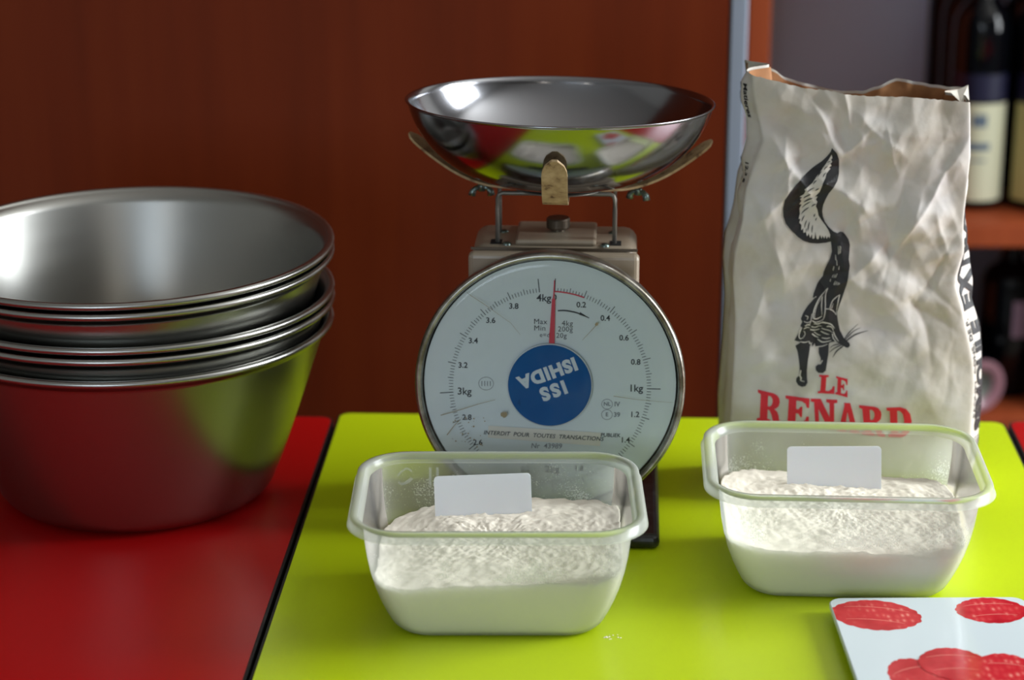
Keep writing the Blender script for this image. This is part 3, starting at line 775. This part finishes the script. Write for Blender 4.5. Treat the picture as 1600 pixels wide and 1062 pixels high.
# embossed figures on the rear wall of the first tub
gl_ = join2([stroke(spline([(0.0, 0.010), (-.004, .0125), (-.009, .009), (-.011, .006)], 4), .0016), stroke(spline([(0.000, .005), (-.003, .002), (-.008, .0), (-.0105, .002)], 4), .0030, .0016)])
wrap('embossed_figure', rot2(gl_, 0, -0.066, 0.067), lambda x, y: (x, HD - 0.6 * inset(y) - 0.0006, y), None, M['emboss'], ta)
gl_ = join2([stroke([(0, 0), (0, .0135)], .0018, .0022), stroke([(.0055, 0), (.0055, .0135)], .0018, .0022)])
wrap('embossed_figure', rot2(gl_, 0, -0.052, 0.067), lambda x, y: (x, HD - 0.6 * inset(y) - 0.0006, y), None, M['emboss'], ta)

# ------------------------------------------------------------------ flour bag
XL = [(0.3552, 0.1887), (0.3298, 0.1925), (0.3119, 0.1972), (0.3016, 0.1995), (0.2861, 0.1945), (0.2627, 0.1867), (0.2365, 0.1845), (0.21, 0.1792), (0.1887, 0.1778), (0.1564, 0.1809), (0.1237, 0.1808), (0.0906, 0.1798), (0.0656, 0.1789), (0.03, 0.181), (0.0, 0.186)]
XR = [(0.3339, 0.3608), (0.2887, 0.3636), (0.2627, 0.3622), (0.2365, 0.3613), (0.21, 0.3625), (0.1914, 0.3575), (0.1833, 0.357), (0.1672, 0.3626), (0.1455, 0.3681), (0.1237, 0.3741), (0.1017, 0.3771), (0.0795, 0.3769), (0.0516, 0.3766), (0.02, 0.375), (0.0, 0.371)]
XS = [(0.3339, 0.361), (0.284, 0.3635), (0.2418, 0.365), (0.2151, 0.3670), (0.2044, 0.3695), (0.1773, 0.3735), (0.1555, 0.3785), (0.1281, 0.3835), (0.0947, 0.3868), (0.0723, 0.3865), (0.0441, 0.3865), (0.0, 0.382)]
XG = [(0.3552, 0.1865), (0.345, 0.1815), (0.33, 0.1830), (0.315, 0.1885), (0.30, 0.1890), (0.285, 0.1850), (0.26, 0.1850), (0.2, 0.1790), (0.1, 0.1795), (0.07, 0.1780), (0.04, 0.1760), (0.0, 0.186)]
ZF = [(0.1898, 0.3532), (0.206, 0.3492), (0.2313, 0.3436), (0.2516, 0.3415), (0.2718, 0.3379), (0.3021, 0.3369), (0.3274, 0.3349), (0.3527, 0.3328), (0.3629, 0.3318)]
ZB = [(0.1885, 0.3552), (0.1985, 0.3537), (0.2132, 0.3469), (0.218, 0.3417), (0.2301, 0.3375), (0.2484, 0.3328), (0.2692, 0.3291), (0.2822, 0.3296), (0.3, 0.3354), (0.3126, 0.3406), (0.3257, 0.3375), (0.3518, 0.3343), (0.3684, 0.3338)]
_rc = random.Random(12)
CREASES = [(33.2, 25.5, R(59), 6.5, -.0042, .65), (34.6, 20.5, R(62), 4.0, .0034, .8), (22.5, 27.5, R(-55), 3.4, -.0034, .5), (23.6, 26.0, R(38), 2.6, -.0030, .5), (24.8, 31.2, R(-60), 2.6, -.0028, .45), (20.5, 22.5, R(-70), 3.2, -.0030, .6), (19.6, 16.0, R(72), 4.0, -.0030, .6), (34.8, 17.2, R(-48), 3.0, .0034, .8), (28.5, 20.5, R(40), 3.5, -.0028, .6), (30.5, 23.0, R(80), 4.5, .0030, .7)]
for _ in range(34):
    CREASES.append((_rc.uniform(18.5, 36.5), _rc.uniform(9, 33), R(_rc.choice([25, 40, 60, 75, 100, 120, 145]) + _rc.uniform(-10, 10)), _rc.uniform(1.0, 3.6), _rc.choice([-1, -1, 1]) * _rc.uniform(.0010, .0028), _rc.uniform(.3, .7)))
def crumple(x, z, s=0):
    X_, Z_ = np.asarray(x) * 100, np.asarray(z) * 100
    wx = X_ + 1.6 * (vnoise(X_ / 5, Z_ / 5, s + 50) - .5); wz = Z_ + 1.6 * (vnoise(X_ / 5, Z_ / 5, s + 60) - .5)
    c = 0
    for k, (ang, wl, amp) in enumerate(((28, 5.6, .0036), (72, 6.8, .0040), (118, 4.9, .0036), (152, 6.2, .0032), (97, 3.4, .0024), (48, 3.1, .0022), (135, 2.7, .0018), (10, 3.8, .0020), (83, 2.0, .0009), (160, 1.8, .0008))):
        d = (wx * math.cos(R(ang)) + wz * math.sin(R(ang))) / wl + 0.55 * vnoise(wx / (wl * 1.5), wz / (wl * 1.5), s + 31 + k) + k * 0.37
        tri = np.abs((d % 1.0) * 2 - 1)                                   # straight folds
        mk_ = np.clip((vnoise(wx / (wl * 0.9) + 7 * k, wz / (wl * 0.9), s + 71 + k) - 0.30) / 0.35, 0, 1)
        c = c + amp * mk_ * (tri - 0.5)
    c = c + 0.0012 * lattice(wx / 1.7 + wz / 4, wz / 1.9, s + 3)
    for (cx, cz, an, ln, am, wd) in CREASES:                              # single sharp creases
        dx, dz = X_ - cx, Z_ - cz
        t = dx * math.cos(an) + dz * math.sin(an); n = -dx * math.sin(an) + dz * math.cos(an) + 0.10 * np.sin(t * 1.3 + cx)
        c = c + am * np.exp(-np.abs(n) / wd) * np.exp(-(t / ln) ** 4)
    up = np.clip((np.asarray(z) - 0.05) / 0.14, 0.12, 1)
    return (c - 0.0010) * up * 1.1
def bag_front(x, z):
    x = np.asarray(x, float); z = np.asarray(z, float)
    a_, b_ = interp(z, XL), interp(z, XR); s = np.clip((x - a_) / (b_ - a_), 0, 1)
    yf = 1.722 + 0.016 * np.clip(z / 0.34, 0, 1) + 0.012 * np.clip(1 - z / 0.03, 0, 1) ** 2
    belly = -0.011 * (np.sin(math.pi * s) ** 0.6) * (0.35 + 0.65 * np.clip(1 - (z - 0.05) / 0.3, 0, 1))
    return yf + belly + crumple(x, z) * (0.35 + 0.65 * np.clip(np.minimum(s, 1 - s) * 9, 0, 1))
def bag_rows(nv=190):
    nF, nG, nB = 150, 26, 70
    cols = []
    rows = np.linspace(0, 1, nv)
    V = []
    for r in rows:
        row = []
        # front
        s = np.linspace(0, 1, nF + 1)
        xt = 0.1898 + (0.3629 - 0.1898) * s
        jag = 0.0005 * (vnoise(s * 60, s * 0, 5) - .5) * 2
        zt = interp(xt, ZF) + jag
        z = r * zt
        x = interp(z, XL) * (1 - s) + interp(z, XR) * s
        y = bag_front(x, z)
        front = np.stack([x, y, z], 1)
        # back
        sb = np.linspace(0, 1, nB + 1)
        xt = 0.1885 + (0.3684 - 0.1885) * sb
        ztb = interp(xt, ZB) + 0.0012 * (vnoise(sb * 26, sb * 0, 9) - .5)
        zb = r * ztb
        xb = (interp(zb, XL) - 0.004 + 0.003 * r) * (1 - sb) + (interp(zb, XR) + 0.006) * sb
        yb = 1.805 - 0.018 * r + 0.006 * np.sin(math.pi * sb) + crumple(xb + 1, zb, 20)
        back = np.stack([xb, yb, zb], 1)
        def side(p, q, tab, inw, seed):
            t = np.linspace(0, 1, nG + 1)[1:-1]
            zz = p[2] + (q[2] - p[2]) * t
            xm = interp(zz, tab)
            b_ = 4 * t * (1 - t)
            lin_x = p[0] + (q[0] - p[0]) * t
            # first bulge near the front edge, then the gusset fold turning inwards
            w1 = np.exp(-((t - 0.33) / 0.20) ** 2)
            xx = lin_x + (xm - p[0]) * w1 + inw * np.exp(-((t - 0.72) / 0.16) ** 2) * r ** 1.5
            yy = p[1] + (q[1] - p[1]) * t
            xx = xx + 0.5 * crumple(yy + seed, zz, seed) * b_
            return np.stack([xx, yy, zz], 1)
        right = side(front[-1], back[-1], XS, -0.018, 3)
        left = side(front[0], back[0], XG, 0.018, 4)
        V.append(np.concatenate([front, right, back[::-1], left[::-1]], 0))
    return np.array(V), nF, nG, nB
BV, nF, nG, nB = bag_rows()
BO = (0.280, 1.765)
nv, nc = BV.shape[:2]
verts = [(p[0] - BO[0], p[1] - BO[1], p[2] + 0.0008) for row in BV for p in row]
faces = [(i * nc + j, i * nc + (j + 1) % nc, (i + 1) * nc + (j + 1) % nc, (i + 1) * nc + j) for i in range(nv - 1) for j in range(nc)]
bag = tag(empty('flour_bag', (BO[0], BO[1], TZ)), 'open crumpled white paper flour bag with black fox emblem and red lettering', 'bag')
pf = list(faces) + [tuple(range(nc))]
mk('paper_sack', verts, pf, M['paper'], bag, True)
# brown inner ply: the same sheet drawn 0.8 mm inwards, upper part only
cen = np.array([0.278 - BO[0], 1.765 - BO[1]])
iv = []
r0 = int(nv * 0.80)
for i in range(r0, nv):
    for j, p in enumerate(BV[i]):
        if j <= nF: ox_, oy_ = 0.0011 * (1 - 2 * j / nF), 0.0020
        elif j < nF + nG: ox_, oy_ = -0.0016, 0
        elif j <= nF + nG + nB: ox_, oy_ = 0.0011 * (2 * (j - nF - nG) / nB - 1), -0.0020
        else: ox_, oy_ = 0.0016, 0
        iv.append((p[0] - BO[0] + ox_, p[1] - BO[1] + oy_, p[2] - 0.0012))
nr_ = nv - r0
mk('inner_ply', iv, [(i * nc + j, i * nc + (j + 1) % nc, (i + 1) * nc + (j + 1) % nc, (i + 1) * nc + j) for i in range(nr_ - 1) for j in range(nc)], M['kraft'], bag, True)

def sheet(u, v):         # print sheet units -> bag plane (X, Z)
    return ((u - 800) * (0.4992e-3 + (v - 120) * 4.7e-8), 0.3552 - 0.000508 * (v - 120) - 3.9e-8 * (v - 120) ** 2)
def on_front(off):
    def fn(u, v):
        x, z = sheet(u, v); return (x - BO[0], float(bag_front(x, z)) - off - BO[1], z + 0.0008)
    return fn
def tf(pts, ox, oy, s): return [(ox + x / s, oy + y / s) for x, y in pts]
T1 = (1210, 220, 5.9); T2 = (1230, 360, 7.586); T3 = (1230, 440, 6.25); T4 = (1150, 560, 5.333)
tail = [(533, 80), (575, 125), (600, 190), (605, 250), (598, 320), (580, 375), (545, 430), (500, 490), (470, 545), (450, 600), (442, 660), (450, 715), (470, 765), (500, 805), (540, 840), (580, 858), (610, 900), (560, 930), (520, 935), (470, 948), (400, 957), (330, 952), (270, 932), (215, 895), (160, 840), (105, 775), (85, 710), (80, 640), (92, 550), (125, 495), (190, 410), (250, 350), (320, 295), (380, 250), (440, 205), (490, 155), (520, 115)]
body = tf([(515, 150), (520, 80), (560, 50), (590, 42), (625, 28), (660, 35), (690, 65), (725, 115), (742, 180), (735, 260), (722, 340), (732, 420), (712, 520), (690, 640), (650, 760), (610, 870), (578, 975)], *T2)
body += tf([(478, 318), (490, 400), (505, 470), (540, 540), (565, 560), (595, 590), (600, 610), (580, 632), (545, 625), (515, 605), (490, 590), (455, 575), (430, 580), (400, 590), (396, 605), (390, 690), (375, 770), (360, 850), (330, 872), (290, 872), (265, 850), (262, 815), (285, 795), (310, 790), (315, 740), (297, 690), (298, 640), (310, 628), (270, 635), (262, 600), (235, 632), (232, 595), (215, 620), (205, 680), (190, 760), (180, 850), (180, 920), (185, 970), (165, 1005), (130, 1015), (95, 1000), (75, 965), (80, 930), (105, 905), (108, 820), (100, 740), (90, 670), (70, 620), (125, 580), (85, 574), (60, 565), (95, 500), (130, 432), (116, 422), (135, 380), (122, 352), (150, 290), (190, 230), (262, 150), (240, 152), (250, 110), (290, 20)], *T3)
body += tf([(375, 600), (418, 545), (425, 490), (455, 410), (500, 330), (525, 250)], *T2)
wrap('fox_emblem', join2([curve_tris([tf(tail, *T1)]), curve_tris([body])]), on_front(0.0005), 5.0, M['ink_black'], bag)
wh = [(530, 140), (537, 172), (524, 185), (534, 205), (516, 222), (530, 242), (505, 262), (520, 270), (480, 310), (468, 345), (440, 390), (425, 440), (415, 478), (372, 525), (398, 520), (382, 550), (395, 570), (380, 610), (398, 650), (410, 705), (440, 752), (470, 790), (497, 832), (512, 872), (505, 905), (495, 885), (480, 910), (470, 880), (458, 908), (440, 880), (434, 912), (418, 872), (405, 915), (388, 912), (376, 850), (368, 908), (350, 912), (345, 870), (328, 905), (316, 862), (300, 890), (290, 850), (268, 858), (266, 820), (248, 838), (252, 790), (232, 770), (244, 738), (228, 738), (240, 690), (236, 640), (255, 605), (232, 600), (250, 565), (236, 548), (258, 530), (232, 525), (268, 500), (282, 465), (272, 450), (310, 420), (350, 390), (390, 335), (430, 290), (470, 232), (500, 190)]
lines = [curve_tris([tf(wh, *T1)])]
def st(T, pts, w0, w1=None, wm=None): return stroke([(T[0] + x / T[2], T[1] + y / T[2]) for x, y in spline(pts, 4)], w0, w1, wm)
for pts, w_ in (([(240, 345), (245, 290), (270, 220), (310, 150), (390, 62)], 1.3), ([(390, 62), (366, 130), (362, 230), (350, 330), (330, 372)], 1.1), ([(335, 142), (325, 230), (328, 318)], .9), ([(252, 350), (262, 280), (290, 205), (345, 130)], .7),
                ([(402, 250), (430, 182), (465, 145), (503, 120)], 1.0), ([(503, 120), (485, 190), (468, 312)], 1.1), ([(418, 255), (440, 200)], .6), ([(360, 256), (400, 255), (440, 280), (472, 322)], .9),
                ([(262, 150), (275, 138)], .8), ([(245, 345), (280, 352), (330, 325)], 1.2), ([(230, 300), (215, 380), (195, 420)], .8),
                ([(165, 320), (190, 330), (180, 360)], 1.0), ([(150, 375), (185, 385), (215, 370)], .9), ([(160, 420), (190, 405), (215, 415)], 1.3), ([(150, 450), (180, 435), (210, 440)], 1.0), ([(230, 365), (262, 385), (300, 380), (330, 365)], 1.0),
                ([(250, 400), (290, 405), (330, 390), (370, 400)], 1.2), ([(225, 430), (265, 440), (300, 425), (330, 430)], 1.0), ([(215, 460), (260, 470), (310, 455)], 1.3), ([(330, 385), (380, 395), (420, 410), (452, 450)], 1.5), ([(375, 430), (405, 428), (430, 445), (440, 475)], 1.2),
                ([(325, 450), (360, 460), (400, 470), (430, 490)], 1.0), ([(320, 480), (360, 500), (400, 510)], 1.2), ([(235, 505), (265, 530), (300, 545)], 1.3), ([(255, 490), (290, 515), (320, 520)], 1.0), ([(290, 560), (330, 585), (370, 580), (420, 565)], 1.4), ([(330, 545), (370, 550), (410, 540)], 1.2),
                ([(440, 480), (460, 530), (490, 572)], 1.3), ([(430, 500), (440, 545), (470, 578)], 1.2), ([(130, 432), (105, 505), (112, 545), (140, 540)], 1.2), ([(118, 575), (160, 585), (200, 575)], .9), ([(150, 470), (165, 500), (140, 545)], .8), ([(205, 575), (212, 600), (235, 590)], 1.0), ([(270, 632), (330, 625), (385, 600)], 1.0),
                ([(120, 850), (112, 905), (125, 930), (118, 950), (155, 962)], 1.5), ([(330, 752), (318, 772), (305, 792)], 1.2), ([(530, 622), (548, 628), (540, 640)], 1.6)):
    lines.append(st(T3, pts, w_, w_ * 0.45, w_ * 1.2))
for pts in ([(545, 555), (560, 515)], [(525, 555), (540, 520)], [(560, 555), (582, 505)], [(500, 605), (508, 575)], [(540, 638), (560, 590)], [(558, 636), (575, 592)], [(578, 634), (592, 600)], [(595, 632), (606, 605)], [(568, 350), (565, 290)], [(580, 410), (578, 345)], [(600, 285), (598, 185)], [(612, 275), (616, 180)], [(622, 270), (628, 190)], [(535, 470), (545, 420)], [(600, 460), (605, 420)]):
    lines.append(st(T2, pts, .9, .5))
wrap('fox_highlights', join2(lines), on_front(0.0009), 5.0, M['paper_line'], bag)
blk = []
for a_, b_, w_ in (((296, 470), (362, 432), 1.6), ((265, 540), (332, 494), 2.2), ((272, 582), (350, 534), 2.4), ((258, 636), (332, 573), 1.6), ((250, 695), (322, 628), 1.8), ((372, 462), (408, 440), 2.4), ((343, 620), (382, 588), 1.6), ((352, 402), (388, 368), 1.6), ((395, 340), (438, 290), 1.6), ((458, 278), (492, 244), 1.4), ((445, 340), (478, 300), 1.4), ((283, 705), (255, 760), 1.6), ((302, 750), (278, 815), 1.6), ((328, 760), (308, 845), 1.8), ((356, 790), (345, 858), 1.8), ((380, 690), (368, 720), 1.6), ((396, 725), (382, 755), 1.4), ((300, 820), (292, 850), 1.2), ((490, 215), (515, 200), 1.0)):
    blk.append(st(T1, [a_, ((a_[0] + b_[0]) / 2 - 2, (a_[1] + b_[1]) / 2 - 3), b_], 0.3, 0.5, w_))
for pts, w_ in (([(545, 550), (600, 480), (685, 408)], 1.3), ([(555, 552), (630, 482), (712, 448)], 1.2), ([(560, 568), (650, 510), (785, 478)], 1.7), ([(505, 592), (440, 608), (405, 635)], 1.2), ([(512, 603), (440, 640), (398, 678)], 1.3), ([(528, 615), (465, 665), (430, 722)], 1.7)):
    blk.append(st(T3, pts, w_, 0.3, w_ * 1.1))
tag(wrap('fox_fur_strokes', join2(blk[:19]), on_front(0.0013), 5.0, M['ink_black'], bag), kind='stuff')
for q in blk[19:]: wrap('fox_whisker', q, on_front(0.0013), 5.0, M['ink_black'], bag)

# slab-serif red letters, unit boxes with y pointing down
GL = {
 'L': [[(0, 0), (.60, 0), (.60, .10), (.46, .12), (.46, .86), (.66, .86), (.84, .74), (.88, .60), (1, .60), (1, 1), (0, 1), (0, .90), (.14, .88), (.14, .12), (0, .10)]],
 'E': [[(0, 0), (1, 0), (1, .34), (.90, .34), (.84, .20), (.68, .13), (.46, .13), (.46, .42), (.56, .42), (.64, .32), (.72, .32), (.72, .68), (.64, .68), (.56, .57), (.46, .57), (.46, .87), (.70, .87), (.84, .78), (.90, .64), (1, .64), (1, 1), (0, 1), (0, .90), (.14, .88), (.14, .12), (0, .10)]],
 'R': [[(0, 0), (.62, 0), (.78, .04), (.88, .14), (.90, .27), (.86, .41), (.76, .50), (.68, .53), (.80, .60), (.86, .72), (.89, .88), (1, .91), (1, 1), (.72, 1), (.64, .94), (.58, .74), (.50, .60), (.42, .58), (.42, .88), (.54, .91), (.54, 1), (0, 1), (0, .91), (.12, .88), (.12, .12), (0, .09)], [(.42, .12), (.52, .12), (.60, .20), (.61, .30), (.57, .42), (.50, .47), (.42, .47)]],
 'N': [[(0, 0), (.38, 0), (.70, .58), (.70, .12), (.58, .10), (.58, 0), (1, 0), (1, .10), (.88, .12), (.88, 1), (.66, 1), (.28, .34), (.28, .88), (.40, .90), (.40, 1), (0, 1), (0, .90), (.12, .88), (.12, .12), (0, .10)]],
 'A': [[(.32, 0), (.66, 0), (.92, .88), (1, .90), (1, 1), (.56, 1), (.56, .90), (.64, .88), (.61, .76), (.37, .76), (.33, .88), (.42, .90), (.42, 1), (0, 1), (0, .90), (.09, .88), (.33, .10)], [(.405, .64), (.58, .64), (.49, .30)]],
 'D': [[(0, 0), (.55, 0), (.78, .07), (.94, .24), (1, .48), (.95, .74), (.80, .92), (.58, 1), (0, 1), (0, .90), (.12, .88), (.12, .12), (0, .10)], [(.42, .12), (.52, .13), (.64, .24), (.69, .48), (.65, .74), (.54, .87), (.42, .88)]],
}
def letter(ch, quad):
    (ax, ay), (bx, by), (cx, cy_), (dx, dy) = quad     # TL, TR, BR, BL
    v, f = curve_tris(GL[ch])
    out = []
    for x, y in v:
        px = (ax * (1 - x) + bx * x) * (1 - y) + (dx * (1 - x) + cx * x) * y
        py = (ay * (1 - x) + by * x) * (1 - y) + (dy * (1 - x) + cy_ * x) * y
        out.append((T4[0] + px / T4[2], T4[1] + py / T4[2]))
    o = wrap('red_letter', (out, f), on_front(0.0005), 5.0, M['ink_red'], bag)
letter('L', [(680, 120), (812, 122), (806, 282), (668, 276)])
letter('E', [(820, 130), (915, 155), (914, 308), (814, 282)])
letter('R', [(178, 262), (378, 300), (372, 535), (165, 520)])
letter('E', [(404, 300), (600, 318), (592, 556), (388, 538)])
letter('N', [(610, 320), (830, 328), (826, 580), (622, 562)])
letter('A', [(838, 348), (985, 356), (1012, 606), (824, 585)])
letter('R', [(1008, 370), (1212, 390), (1225, 636), (1030, 610)])
letter('D', [(1236, 392), (1446, 388), (1452, 640), (1252, 636)])

# print on the gussets: the sheet is wrapped on the bag's own side columns
def on_col(c0, cspan, off_sign):
    def fn(u, v):             # u 0..1 across the gusset columns, v = height in metres
        c = c0 + u * cspan; j = int(math.floor(c)); t = c - j
        zt = BV[-1, j % nc, 2]; r = min(max(v / zt, 0), 0.999) * (nv - 1); i = int(r); q = r - i
        A = BV[i, j % nc] * (1 - q) + BV[i + 1, j % nc] * q; B = BV[i, (j + 1) % nc] * (1 - q) + BV[i + 1, (j + 1) % nc] * q
        p = A * (1 - t) + B * t; d_ = B - A; n_ = np.array([d_[1], -d_[0]]); n_ /= (np.linalg.norm(n_) + 1e-9)
        return (p[0] + n_[0] * 0.0006 - BO[0], p[1] + n_[1] * 0.0006 - BO[1], p[2] + 0.0008)
    return fn
def gusset_text(name, s, u, z0, size, c0, cspan, width, m_, bold=0.0, up=True):
    v, f = text_tris(s, size, bold, 0, 1.0, 'LEFT')
    out = [(u - y / width, z0 + x) if up else (u + y / width, z0 - x) for x, y in v]
    # subdivision works in sheet metres, so scale u up to metres first
    sc_ = [(a_ * width, b_) for a_, b_ in out]
    fn = on_col(c0, cspan, 1)
    wrap(name, (sc_, f), lambda a_, b_: fn(a_ / width, b_), 0.003, m_, bag)
GW = 0.080
gusset_text('side_lettering', 'SEMOULE', 0.25, 0.056, 0.022, nF, nG, GW, M['ink_black'], 0.0012)
gusset_text('side_lettering', 'EXTRA', 0.18, 0.160, 0.026, nF, nG, GW, M['ink_black'], 0.0012)
gusset_text('side_lettering', 'PAQUET  CONS. DE P.', 0.07, 0.070, 0.0085, nF, nG, GW, M['ink_black'], 0.0002)
bars = []
for k in range(12):
    x0 = 0.003 + k * 0.0022; bars.append(stroke([(x0, 0.030), (x0, 0.048)], 0.0006 + 0.0009 * ((k * 7) % 3) / 2))
bars += [stroke([(0.001, 0.028), (0.001, 0.050)], 0.0006), stroke([(0.001, 0.050), (0.030, 0.050)], 0.0006)]
fnr = on_col(nF, nG, 1)
wrap('barcode', join2(bars), lambda a_, b_: fnr(a_ / GW, b_), 0.004, M['ink_black'], bag)
cL = nF + nG + nB + nG - 2
for s, u, z0, size in (('Dose', 0.66, 0.345, 0.0085), ('Matieres', 0.80, 0.345, 0.0080), ('0,35 %', 0.66, 0.285, 0.0075), ('12,3 g', 0.82, 0.283, 0.0075)):
    gusset_text('side_lettering', s, u, z0, size, nF + nG + nB, nG, GW, M['ink_black'], 0.0002, up=False)
# torn flap of paper at the right end of the mouth
fl = [(0.349, 1.760, 0.3365), (0.357, 1.770, 0.3355), (0.3665, 1.775, 0.3385), (0.3640, 1.752, 0.3265), (0.356, 1.750, 0.3300)]
fv = [(x - BO[0], y - BO[1], z) for x, y, z in fl] + [(x - BO[0], y - BO[1] + 0.0006, z) for x, y, z in fl]
mk('torn_flap', fv, [(0, 1, 2, 3, 4), (5, 6, 7, 8, 9)] + [(i, (i + 1) % 5, 5 + (i + 1) % 5, 5 + i) for i in range(5)], M['paper'], bag)

# ------------------------------------------------------------------ glass board with printed raspberries
bw, bd = 0.1445, 0.20
brd = tag(empty('cutting_board', (0.2330 + bw / 2, 1.5065 - bd / 2, TZ), (0, 0, R(0.8))), 'white glass cutting board printed with red raspberries, at the lower right', 'board')
pts = rrect(bw / 2, bd / 2, 0.010, 8, 3); k = len(pts)
def slab_rings(rs):
    v, f = [], []
    for ins_, z in rs: v += [(x * (1 - ins_ / (bw / 2)), y * (1 - ins_ / (bd / 2)), z) for x, y in pts]
    for i in range(len(rs) - 1):
        for j in range(k): f.append((i * k + j, i * k + (j + 1) % k, (i + 1) * k + (j + 1) % k, (i + 1) * k + j))
    f += [tuple(range(k)), tuple(range((len(rs) - 1) * k, len(rs) * k))]; return v, f
v, f = slab_rings([(0.0008, 0.0072), (0, 0.0080), (0, 0.0112), (0.0008, 0.0120)])
mk('glass_plate', v, f, M['board_glass'], brd)
for sx in (-1, 1):
    for sy_ in (-1, 1):
        lathe('foot', [(0, 0.0004), (0.005, 0.0004), (0.0058, 0.0071), (0, 0.0071)], M['rubber'], brd, 18, loc=(sx * (bw / 2 - 0.015), sy_ * (bd / 2 - 0.015), 0))
bx0, by0 = 0.2330 + bw / 2, 1.5065 - bd / 2
random.seed(9)
def berry(cx, cy_, a_, b_, ang, z=0.0):
    cx -= bx0; cy_ -= by0; pts_ = []
    n = 72; ca, sa = math.cos(R(ang)), math.sin(R(ang))
    for i in range(n):
        t = 2 * math.pi * i / n; e = 1 + 0.035 * abs(math.sin(t * 9)) + random.uniform(-.012, .012)
        x = a_ * e * math.cos(t) * (1 - 0.10 * math.sin(t) ** 2); y = b_ * e * math.sin(t)
        X_, Y_ = cx + x * ca - y * sa, cy_ + x * sa + y * ca
        pts_.append((min(max(X_, -bw / 2 + 0.001), bw / 2 - 0.001), min(max(Y_, -bd / 2 + 0.001), bd / 2 - 0.001)))
    o = wrap('raspberry_print', curve_tris([pts_]), lambda x, y: (x, y, 0.01205 + z), None, M['raspberry'], brd)
    arcs = []
    for q in (-0.5, 0.35):
        l = [(cx + (a_ * 0.82 * t) * ca - (b_ * (q + 0.18 * (1 - t * t)) ) * sa, cy_ + (a_ * 0.82 * t) * sa + (b_ * (q + 0.18 * (1 - t * t))) * ca) for t in [i / 10 - 1 for i in range(21)] if (q * q + t * t * 0.7) < 0.8]
        l = [(x, y) for x, y in l if abs(x) < bw / 2 - .001 and abs(y) < bd / 2 - .001]
        if len(l) > 2: arcs.append(stroke(l, 0.0003, 0.0003, 0.0008))
    if arcs: wrap('raspberry_highlights', join2(arcs), lambda x, y: (x, y, 0.01215 + z), None, M['berry_line'], brd)
berry(0.2635, 1.4762, 0.0320, 0.0250, -12)
berry(0.3485, 1.4830, 0.0255, 0.0215, 4)
berry(0.2790, 1.3760, 0.0220, 0.0300, 20)
berry(0.3360, 1.3800, 0.0250, 0.0320, -10, 0.00005)
berry(0.3035, 1.3970, 0.0235, 0.0240, 0, 0.0003)
berry(0.3060, 1.3480, 0.0270, 0.0260, 10, 0.0004)

# a pinch of flour spilled on the lime table in front of the first tub
random.seed(21); sv, sf = [], []
for i in range(16):
    cx, cy_, r = 0.0695 + random.gauss(0, .004), 1.4635 + random.gauss(0, .0025), random.uniform(.0003, .0010)
    k0 = len(sv)
    sv += [(cx + r, cy_, TZ + .0002), (cx, cy_ + r, TZ + .0002), (cx - r, cy_, TZ + .0002), (cx, cy_ - r, TZ + .0002), (cx, cy_, TZ + .0002 + r * .6)]
    sf += [(k0, k0 + 1, k0 + 4), (k0 + 1, k0 + 2, k0 + 4), (k0 + 2, k0 + 3, k0 + 4), (k0 + 3, k0, k0 + 4), (k0, k0 + 3, k0 + 2, k0 + 1)]
tag(mk('spilled_flour', sv, sf, M['flour']), 'small pinch of flour spilled on the lime table', 'flour', None, 'stuff')
